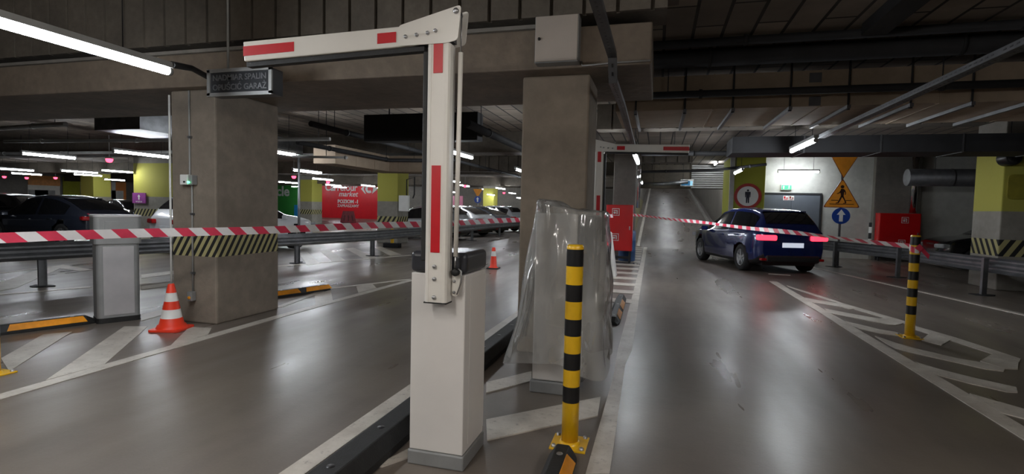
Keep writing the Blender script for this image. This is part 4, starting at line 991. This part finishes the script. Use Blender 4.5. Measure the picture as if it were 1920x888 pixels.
# posters and shop fronts on the far left wall
def left_panel(name, px0, px1, z0, z1, mat, label, X=-49.97):
    y0, y1 = AX(px0, 372, X).y, AX(px1, 372, X).y
    t = thing(name, label, 'wall panel', (X, (y0+y1)/2, 0)); h = (y1-y0)/2
    MB().bb((0, -h, z0), (.05, h, z1)).build('panel_board', mat, t); return t, h
t, h = left_panel('orange_panel', 191, 236, .2, 3.3, plain('poster_orange', sr(240, 150, 70), .5, 0, .05, 1), 'large orange wall graphic with a pale letter shape behind the dark crossover')
m = MB(); m.bb((.05, -h*.25, .4), (.07, h*.1, 3.2)).bb((.05, -h*.3, 1.5), (.07, h*.75, 2.3)); m.build('letter_shape', M['sign_white'], t)
t, h = left_panel('storefront', 52, 112, 0, 3.3, plain('shop_front_white', sr(225, 222, 212), .5, 0, .05), 'bright far shop front with an orange fascia above the dark crossover roof')
MB().bb((.05, -h, 2.5), (.1, h, 3.3)).build('fascia', plain('fascia_orange', sr(222, 152, 84), .5), t)
for u in (-.55, -.2, .25): MB().bb((.05, h*u-.5, 0), (.09, h*u+.5, 2.1)).build('shop_window', M['conduit'], t)
left_panel('lime_panel', 118, 150, 0, 3.3, M['wall_green'], 'dull lime wall panel next to the far shop front')
left_panel('lime_panel', 158, 188, 0, 3.3, M['pillar_yellow'], 'painted wall panel between the far pillar and the orange graphic')
# purple arrow sign
a, b = AY(248, 361, 19.4), AY(273, 381, 19.4)
t = thing('level_sign', 'purple square sign with a white up arrow on the wide painted pillar', 'sign', ((a.x+b.x)/2, 19.42, (a.z+b.z)/2)); w, h = (b.x-a.x)/2, (a.z-b.z)/2
f = MB().bb((-w, -.02, -h), (w, .02, h)).build('sign_face', plain('sign_purple', sr(142, 62, 140), .45), t)
up_arrow(f, -.024, h/.42, M['sign_white'], 0, h*.15); text_mesh('lettering', 'WYJ\u015aCIE', .10, M['sign_white'], f, (0, -.023, -h*.72), extrude=.002)
# meter box and yellow post at the yellow pillar
a = AY(758, 381, 18.25); t = thing('meter_box', 'grey meter box with cables on the yellow topped pillar beside the silver hatchback', 'meter box', (a.x, 18.24, a.z))
MB().bb((-.2, -.06, -.3), (.2, .06, .3)).build('case', M['sign_white'], t, bevel=.01)
MB().tube([(.1, -.0, .3), (.1, 0, .9), (.42, 0, 1.0), (.42, 0, .35), (.36, 0, .2)], .025, 8).build('cable_loop', M['pipe_dark'], t)
a = G(745, 464); t = thing('guard_post', 'short yellow guard post at the foot of the yellow topped pillar', 'bollard', (a.x-.2, a.y, 0))
MB().lathe([(.06, 0), (.06, .62), (.05, .65), (0, .65)], n=20).build('post', M['yellow'], t); MB().bb((-.3, -.12, 0), (.3, .12, .16)).build('base_block', M['pipe_dark'], t, bevel=.02)
# black white striped stick by the red wall cabinet
a = AY(1635, 445, 20.3); t = thing('striped_edge_guard', 'black and white striped edge guard beside the wide red cabinet', 'edge guard', (a.x, 20.42, 0))
MB().lathe([(.07, .3), (.07, .5), (.07, .7), (.07, .9), (.07, 1.1), (.07, 1.25)], n=14, mis=[0, 1, 0, 1, 0]).build('guard_body', [M['black'], M['sign_white']], t)
# loudspeakers under the ceiling by the yellow pillars
a = AY(1896, 296, 12.8); t = thing('loudspeaker', 'round black loudspeaker high on the pillar at the frame edge', 'loudspeaker', (a.x, 12.86, a.z))
MB().lathe([(0, -.16), (.12, -.16), (.15, -.13), (.15, .14)], n=24, axis='Y').build('case', M['black'], t); MB().lathe([(0, -.17), (.10, -.17), (.11, -.158)], n=20, axis='Y').build('grille', M['rubber'], t)
a = AY(782, 299, 18.1); t = thing('loudspeaker', 'round black loudspeaker high on the yellow pillar by the barrier arm', 'loudspeaker', (a.x, 18.15, a.z))
MB().lathe([(0, -.16), (.14, -.16), (.17, -.13), (.17, .14)], n=24, axis='Y').build('case', M['black'], t)
o = MB().prism([(x, z) for x, z in round_poly([(-.2, -.25), (.2, -.25), (.2, .25), (-.2, .25)], .1)], (0, 0, 0), (1, 0, 0), (0, 0, 1), (0, .03, 0)).build('pillar_emblem', plain('faded_emblem', sr(134, 126, 40), .7), None); a = AY(1912, 350, 12.97); o.location = (a.x, 12.965, a.z); tag(o, 'faded rounded square painted on the yellow pillar at the frame edge', 'emblem')
# red bay indicator lamps
ledp = [(205, 299), (8, 331), (50, 333), (104, 333), (551, 331), (615, 341), (745, 331), (872, 348), (945, 361)]
for i, (px, py) in enumerate(ledp):
    p = G(px, py, 2.72)
    if p.y > 40: p = D(px, py, 42)
    t = thing('bay_indicator', 'small glowing red parking bay indicator hanging under the ceiling', 'indicator lamp', p, 0, 'red bay indicator lamps')
    MB().lathe([(0, -.10), (.07, -.08), (.10, -.02), (.10, .03)], n=16).build('red_dome', M['led_red'], t); MB().lathe([(.10, .03), (.08, .06), (.012, .07), (.012, 3.5-p.z)], n=12).build('mount', M['conduit'], t)
# ------------------------------------------------------------------ CARS
def smooth_prof(pts, n):
    xs = [i/(n-1) for i in range(n)]; out = []
    for x in xs:
        for (a, va), (b, vb) in zip(pts, pts[1:]):
            if a <= x <= b: out.append(va+(vb-va)*((x-a)/(b-a) if b > a else 0)); break
    for _ in range(2):
        out = [out[0]]+[(out[i-1]+2*out[i]+out[i+1])/4 for i in range(1, n-1)]+[out[-1]]
    return out
KIND = {
 'suv': dict(L=4.4, W=1.84, H=1.62, top=[(0,.60),(.012,.66),(.05,.80),(.10,.93),(.17,.975),(.33,1),(.47,.985),(.58,.93),(.735,.685),(.82,.655),(.92,.60),(.975,.53),(1,.40)], belt=[(0,.62),(.1,.64),(.5,.60),(.735,.585),(1,.58)], cab=(.055,.725), rear=(.03,.12), ws=(.575,.735), wr=.34, ax=(.19,.80)),
 'hatch': dict(L=4.1, W=1.76, H=1.52, top=[(0,.58),(.012,.64),(.04,.76),(.11,.93),(.18,.975),(.34,1),(.47,.985),(.58,.92),(.745,.67),(.83,.63),(.92,.58),(.975,.50),(1,.38)], belt=[(0,.60),(.1,.62),(.5,.58),(.735,.565),(1,.55)], cab=(.05,.735), rear=(.03,.13), ws=(.575,.745), wr=.31, ax=(.19,.80)),
 'fast': dict(L=4.75, W=1.86, H=1.56, top=[(0,.58),(.01,.63),(.05,.69),(.16,.83),(.28,.95),(.40,1),(.5,.985),(.60,.93),(.75,.66),(.84,.63),(.93,.58),(.98,.50),(1,.38)], belt=[(0,.60),(.1,.61),(.5,.57),(.735,.56),(1,.55)], cab=(.13,.74), rear=(.06,.27), ws=(.595,.75), wr=.34, ax=(.19,.80)),
 'sedan': dict(L=4.6, W=1.80, H=1.46, top=[(0,.56),(.012,.66),(.05,.70),(.14,.725),(.20,.77),(.32,.94),(.42,1),(.52,.985),(.61,.92),(.75,.66),(.84,.63),(.93,.57),(.98,.49),(1,.38)], belt=[(0,.58),(.1,.62),(.5,.58),(.735,.565),(1,.55)], cab=(.18,.74), rear=(.165,.33), ws=(.605,.75), wr=.32, ax=(.20,.81)),
}
def car(kind, mat, loc, rz_, label, lit=False, roof=None, num=None):
    K = KIND[kind]; L, W, Hh = K['L'], K['W'], K['H']; n = 81
    top = [v*Hh for v in smooth_prof(K['top'], n)]; belt = [v*Hh for v in smooth_prof(K['belt'], n)]
    bot = smooth_prof([(0, .40), (.05, .24), (.12, .20), (.88, .19), (.95, .2), (1, .27)], n)
    wid = [v*W/2 for v in smooth_prof([(0, .80), (.02, .88), (.06, .95), (.14, .99), (.35, 1), (.7, 1), (.86, .98), (.94, .91), (.98, .80), (1, .66)], n)]
    t = thing('car', label, 'car', loc, rz_)
    Y = lambda i: -L/2+L*i/(n-1)
    def section(i):
        w, zt, zb = wid[i], top[i], min(belt[i], top[i]-.025); z0 = bot[i]; hcab = zt-zb
        k = max(0, min(1, hcab/.42)); rw = w*(.90*(1-k)+.70*k); wb = w*.955
        s = [(w*.80, z0), (w*.93, z0+.03), (w*.97, z0+.10), (w*.995, z0+.32*(zb-z0)), (w, z0+.55*(zb-z0)), (w*.985, z0+.82*(zb-z0)), (w*.97, zb-.02), (wb, zb)]
        for f in (.12, .3, .5, .7, .88): s.append((wb+(rw-wb)*f, zb+(zt-.05*k-.012-zb)*f))
        s += [(rw*.99, zt-.045*k-.008), (rw*.93, zt-.02*k-.004), (rw*.8, zt-.008*k), (rw*.5, zt), (0, zt+.004)]
        return s
    secs = [section(i) for i in range(n)]; m = len(secs[0])
    ring = 2*m-1
    vs = []
    for i in range(n):
        s = secs[i]; vs += [(x, Y(i), z) for x, z in s]+[(-x, Y(i), z) for x, z in reversed(s[:-1])]
    wx = [(-L/2+K['ax'][0]*L), (-L/2+K['ax'][1]*L)]; R = K['wr']; RA = R*1.13
    # cut the wheel arches
    def inarch(v): return any((v[1]-a)**2+(v[2]-R)**2 < RA*RA for a in wx)
    keep = []; fs = []
    for i in range(n-1):
        for k in range(ring-1):
            q = (i*ring+k, i*ring+k+1, (i+1)*ring+k+1, (i+1)*ring+k)
            cen = [sum(vs[j][d] for j in q)/4 for d in range(3)]
            if inarch(cen) and cen[2] < R+RA: continue
            fs.append(q)
    used = set(j for f in fs for j in f)
    vs = [list(v) for v in vs]
    step = L/(n-1)
    for j in used:
        v = vs[j]
        for a in wx:
            r = math.hypot(v[1]-a, v[2]-R)
            if r < RA and r > 1e-6:
                v[1] = a+(v[1]-a)/r*RA; v[2] = max(R+(v[2]-R)/r*RA, bot[0]*.3)
    mb = MB()
    mis = []
    o = 0; mb.v = [tuple(v) for v in vs]
    for f in fs:
        zc_ = sum(vs[j][2] for j in f)/4; yc_ = sum(vs[j][1] for j in f)/4; k = f[0] % ring; kk = min(k, ring-2-k)
        mi = 1 if kk < 2 else 0
        if roof and kk >= 12 and zc_ > Hh*.86: mi = 2
        mb.f.append(list(f)); mb.m.append(mi); mb.sm.append(True)
    mb.f.append(list(range(ring))); mb.m.append(0); mb.sm.append(False)
    mb.f.append(list(reversed(range((n-1)*ring, n*ring)))); mb.m.append(0); mb.sm.append(False)
    mb.build('body', [mat, M['car_black'], roof or mat], t)
    # underbody and arch liners
    MB().bb((-W*.36, -L*.46, .2), (W*.36, L*.46, .42)).build('underbody', M['car_black'], t)
    for a in wx:
        ln = MB().lathe([(RA*.99, -W*.47), (RA*.99, W*.47)], (0, a, R), 28, 'X'); ln.f = [f for f in ln.f if sum(ln.v[j][2] for j in f)/4 > R*.8]; ln.m = ln.m[:len(ln.f)]; ln.sm = ln.sm[:len(ln.f)]
        ln.build('arch_liner', M['car_black'], t)
    iu = lambda u: u*(n-1)
    def interp(arr, u):
        x = max(0, min(n-1.001, iu(u))); i = int(x); f = x-i; return arr[i]*(1-f)+arr[i+1]*f
    def sidept(u, f, off=.007):
        w = interp(wid, u); zt = interp(top, u); zb = min(interp(belt, u), zt-.025); k = max(0, min(1, (zt-zb)/.42)); rw = w*(.90*(1-k)+.70*k); wb = w*.955
        return (wb+(rw-wb)*f+off, -L/2+u*L, zb+(zt-.05*k-.012-zb)*f)
    ua, ub = K['cab']; mid = ua+(ub-ua)*.48
    for s in (1, -1):
        for a, b in ((ua+.035, mid-.012), (mid+.012, ub-.02)):
            q = MB(); N_ = 14; v = []
            for i in range(N_+1):
                u = a+(b-a)*i/N_
                zt = interp(top, u); zb = interp(belt, u); hi = .93 if zt-zb > .12 else .6
                for f in (.07, .35, .65, hi):
                    x, y, z = sidept(u, f); v.append((s*x, y, z))
            q.add(v, [(i*4+j, i*4+j+1, (i+1)*4+j+1, (i+1)*4+j) for i in range(N_) for j in range(3)], 0, True); q.build('side_window', M['glass'], t)
        hx = interp(wid, mid)*.99
        for u in (mid-.13, mid+.07):
            MB().bb((s*(hx-.03), -L/2+u*L-.09, interp(belt, u)-.12), (s*(hx+.018), -L/2+u*L+.09, interp(belt, u)-.085)).build('door_handle', mat, t, bevel=.008)
        mx = ub-.045; mm = MB().box((s*(interp(wid, mx)+.07), -L/2+mx*L, interp(belt, mx)+.06), (.19, .09, .13)); mm.build('wing_mirror', mat, t, bevel=.03, seg=3)
    def toppatch(name, u0, u1, wf, off):
        q = MB(); N_ = 12; v = []
        for i in range(N_+1):
            u = u0+(u1-u0)*i/N_; w = interp(wid, u); zt = interp(top, u); zb = interp(belt, u); k = max(0, min(1, (zt-zb)/.42)); rw = w*(.90*(1-k)+.70*k)
            e = .01; sl = (interp(top, u+e)-interp(top, u-e))/(2*e*L); nl = math.hypot(1, sl)
            for f in (-1, -.5, 0, .5, 1):
                x = f*rw*wf; dz = .02*k*max(0, abs(f)-.5)*2
                v.append((x, -L/2+u*L-sl/nl*off, zt-dz+off/nl))
        q.add(v, [(i*5+j, i*5+j+1, (i+1)*5+j+1, (i+1)*5+j) for i in range(N_) for j in range(4)], 0, True); q.build(name, M['glass'], t)
    toppatch('windshield', K['ws'][0]+.012, K['ws'][1]-.01, .92, .012); toppatch('rear_window', K['rear'][0]+.008, K['rear'][1]-.008, .90, .012)
    # wheels
    for a in wx:
        for s in (1, -1):
            wr = thing_w = bpy.data.objects.new('wheel', None); COL.objects.link(wr); wr.parent = t; wr.location = (s*(W/2-.13), a, R)
            ty = MB().lathe([(R*.62, -.10), (R*.9, -.115), (R*.99, -.09), (R, 0), (R*.99, .09), (R*.9, .115), (R*.62, .10)], n=32, axis='X'); ty.build('tyre', M['tyre'], wr)
            rm = MB().lathe([(R*.66, s*.085), (R*.62, s*.10), (R*.58, s*.07), (R*.56, -s*.05), (0, -s*.05)], n=28, axis='X')
            for k in range(5):
                an = 2*PI*k/5+.3; d = Vector((0, math.cos(an), math.sin(an))); rm.beam(Vector((s*.075, 0, 0))+d*.03, Vector((s*.085, 0, 0))+d*R*.6, R*.17, .03, 0, (1, 0, 0))
            rm.lathe([(0, s*.095), (R*.16, s*.09), (R*.18, s*.06)], n=16, axis='X'); rm.build('rim', M['rim'], wr)
    # lights, plates, grille
    zb_ = Hh*.56
    for s in (1, -1):
        ul = .955; MB().box((s*wid[int(iu(ul))]*.80, L/2*.925, top[int(iu(ul))]-.13), (W*.19, .34, .13), Matrix.Rotation(s*-.30, 3, 'Z')).build('headlight', M['lens'], t, bevel=.045, seg=3)
        MB().box((s*W*.345, -L/2+.045, zb_-.02), (W*.24, .20, .13), Matrix.Rotation(s*.22, 3, 'Z')).build('tail_light', M['tail_on'] if lit else M['tail'], t, bevel=.035, seg=3)
        MB().box((s*W*.36, -L/2+.03, .36), (W*.12, .12, .06)).build('rear_reflector', M['tail'], t, bevel=.015)
    pr_ = MB().box((0, -L/2-.006, Hh*.44), (.52, .02, .115)).build('rear_plate', M['plate_lit'] if lit else M['plate'], t, bevel=.004)
    MB().box((0, -L/2+.01, .38), (W*.72, .10, .16)).build('rear_bumper', M['car_black'], t, bevel=.04)
    MB().box((0, L/2-.01, .40), (W*.58, .08, .20)).build('grille', M['car_black'], t, bevel=.03)
    MB().box((0, L/2+.035, .40), (.52, .02, .115)).build('front_plate', M['plate'], t, bevel=.004)
    if kind in ('suv', 'fast', 'hatch'): MB().box((0, -L/2+L*(K['rear'][1]+.0), top[int(iu(K['rear'][1]))]+.012), (W*.60, .16, .03)).build('roof_spoiler', mat, t, bevel=.012)
    return t
P_blue = paint_mat('paint_deep_blue', sr(17, 34, 88), .25); P_navy = paint_mat('paint_black_navy', (.016, .020, .032), .1); P_black = paint_mat('paint_black', (.008, .008, .010), .2)
P_white = paint_mat('paint_white', sr(214, 216, 220), 0); P_silver = paint_mat('paint_silver', sr(190, 194, 200), .5); P_grey = paint_mat('paint_grey', sr(112, 118, 128), .3)
hd_ = math.radians(17)
rl = G(1393, 506).xy; fwd = Vector((-math.sin(hd_), math.cos(hd_))); rgt = Vector((fwd.y, -fwd.x))
cc = rl + rgt*.80 + fwd*(4.4*.31)
car('suv', P_blue, (cc.x, cc.y, 0), hd_, 'dark blue car driving away toward the ramp with red tail lights lit', True)
def put(px, depth): v = D(px, 400, depth); return v.x, v.y
x, y = put(112, 17.3); car('fast', P_navy, (x, y, 0), math.radians(88), 'big dark crossover parked beyond the guard rail, above the grey terminal')
x, y = put(-12, 24); car('suv', P_black, (x, y, 0), math.radians(100), 'dark car cut by the frame edge behind the big dark crossover')
x, y = put(240, 29.5); car('sedan', P_black, (x, y, 0), math.radians(-100), 'black sedan partly behind the purple arrow sign')
car('suv', P_white, (-12.25, 13.25, 0), math.radians(-12), 'white car with dark roof and windows, showing on both sides of the hazard striped pillar', roof=P_black)
x, y = put(795, 24.2); car('hatch', P_silver, (x, y, 0), math.radians(90), 'silver hatchback parked behind the yellow topped pillar and the upright arm')
row = [('fast', P_white, -10.45, 25.9, 'white fastback car with a dark rear window parked past the silver hatchback'), ('fast', P_grey, -10.45, 28.9, 'grey fastback car in the row next to the white one'), ('suv', P_silver, -10.4, 32.4, 'pale tall car past the grey fastback, beside the edge of the bare pillar')]
for k, pm, x, y, lb in row:
    car(k, pm, (x, y, 0), math.radians(72), lb)
x, y = put(1748, 15.4); car('sedan', P_black, (x+2.3, y+.25, 0), math.radians(90), 'glossy black car nosing toward the guard rail from behind the yellow pillar')
# ------------------------------------------------------------------ CAMERA, WORLD, VIEW
cam = bpy.data.cameras.new('camera'); co = bpy.data.objects.new('camera', cam); COL.objects.link(co)
cam.sensor_width = 36; cam.lens = 36*FPX/1920; cam.clip_start = .05; cam.clip_end = 300
mw = ROT.to_4x4(); mw.translation = EYE; co.matrix_world = mw
bpy.context.scene.camera = co
w = bpy.data.worlds.new('world'); bpy.context.scene.world = w; w.use_nodes = True
bg = w.node_tree.nodes['Background']; bg.inputs[0].default_value = (.55, .58, .65, 1); bg.inputs[1].default_value = .05
sc = bpy.context.scene
sc.view_settings.view_transform = 'Standard'; sc.view_settings.look = 'None'; sc.view_settings.gamma = 1
sc.view_settings.use_curve_mapping = False; sc.view_settings.exposure = 0.0
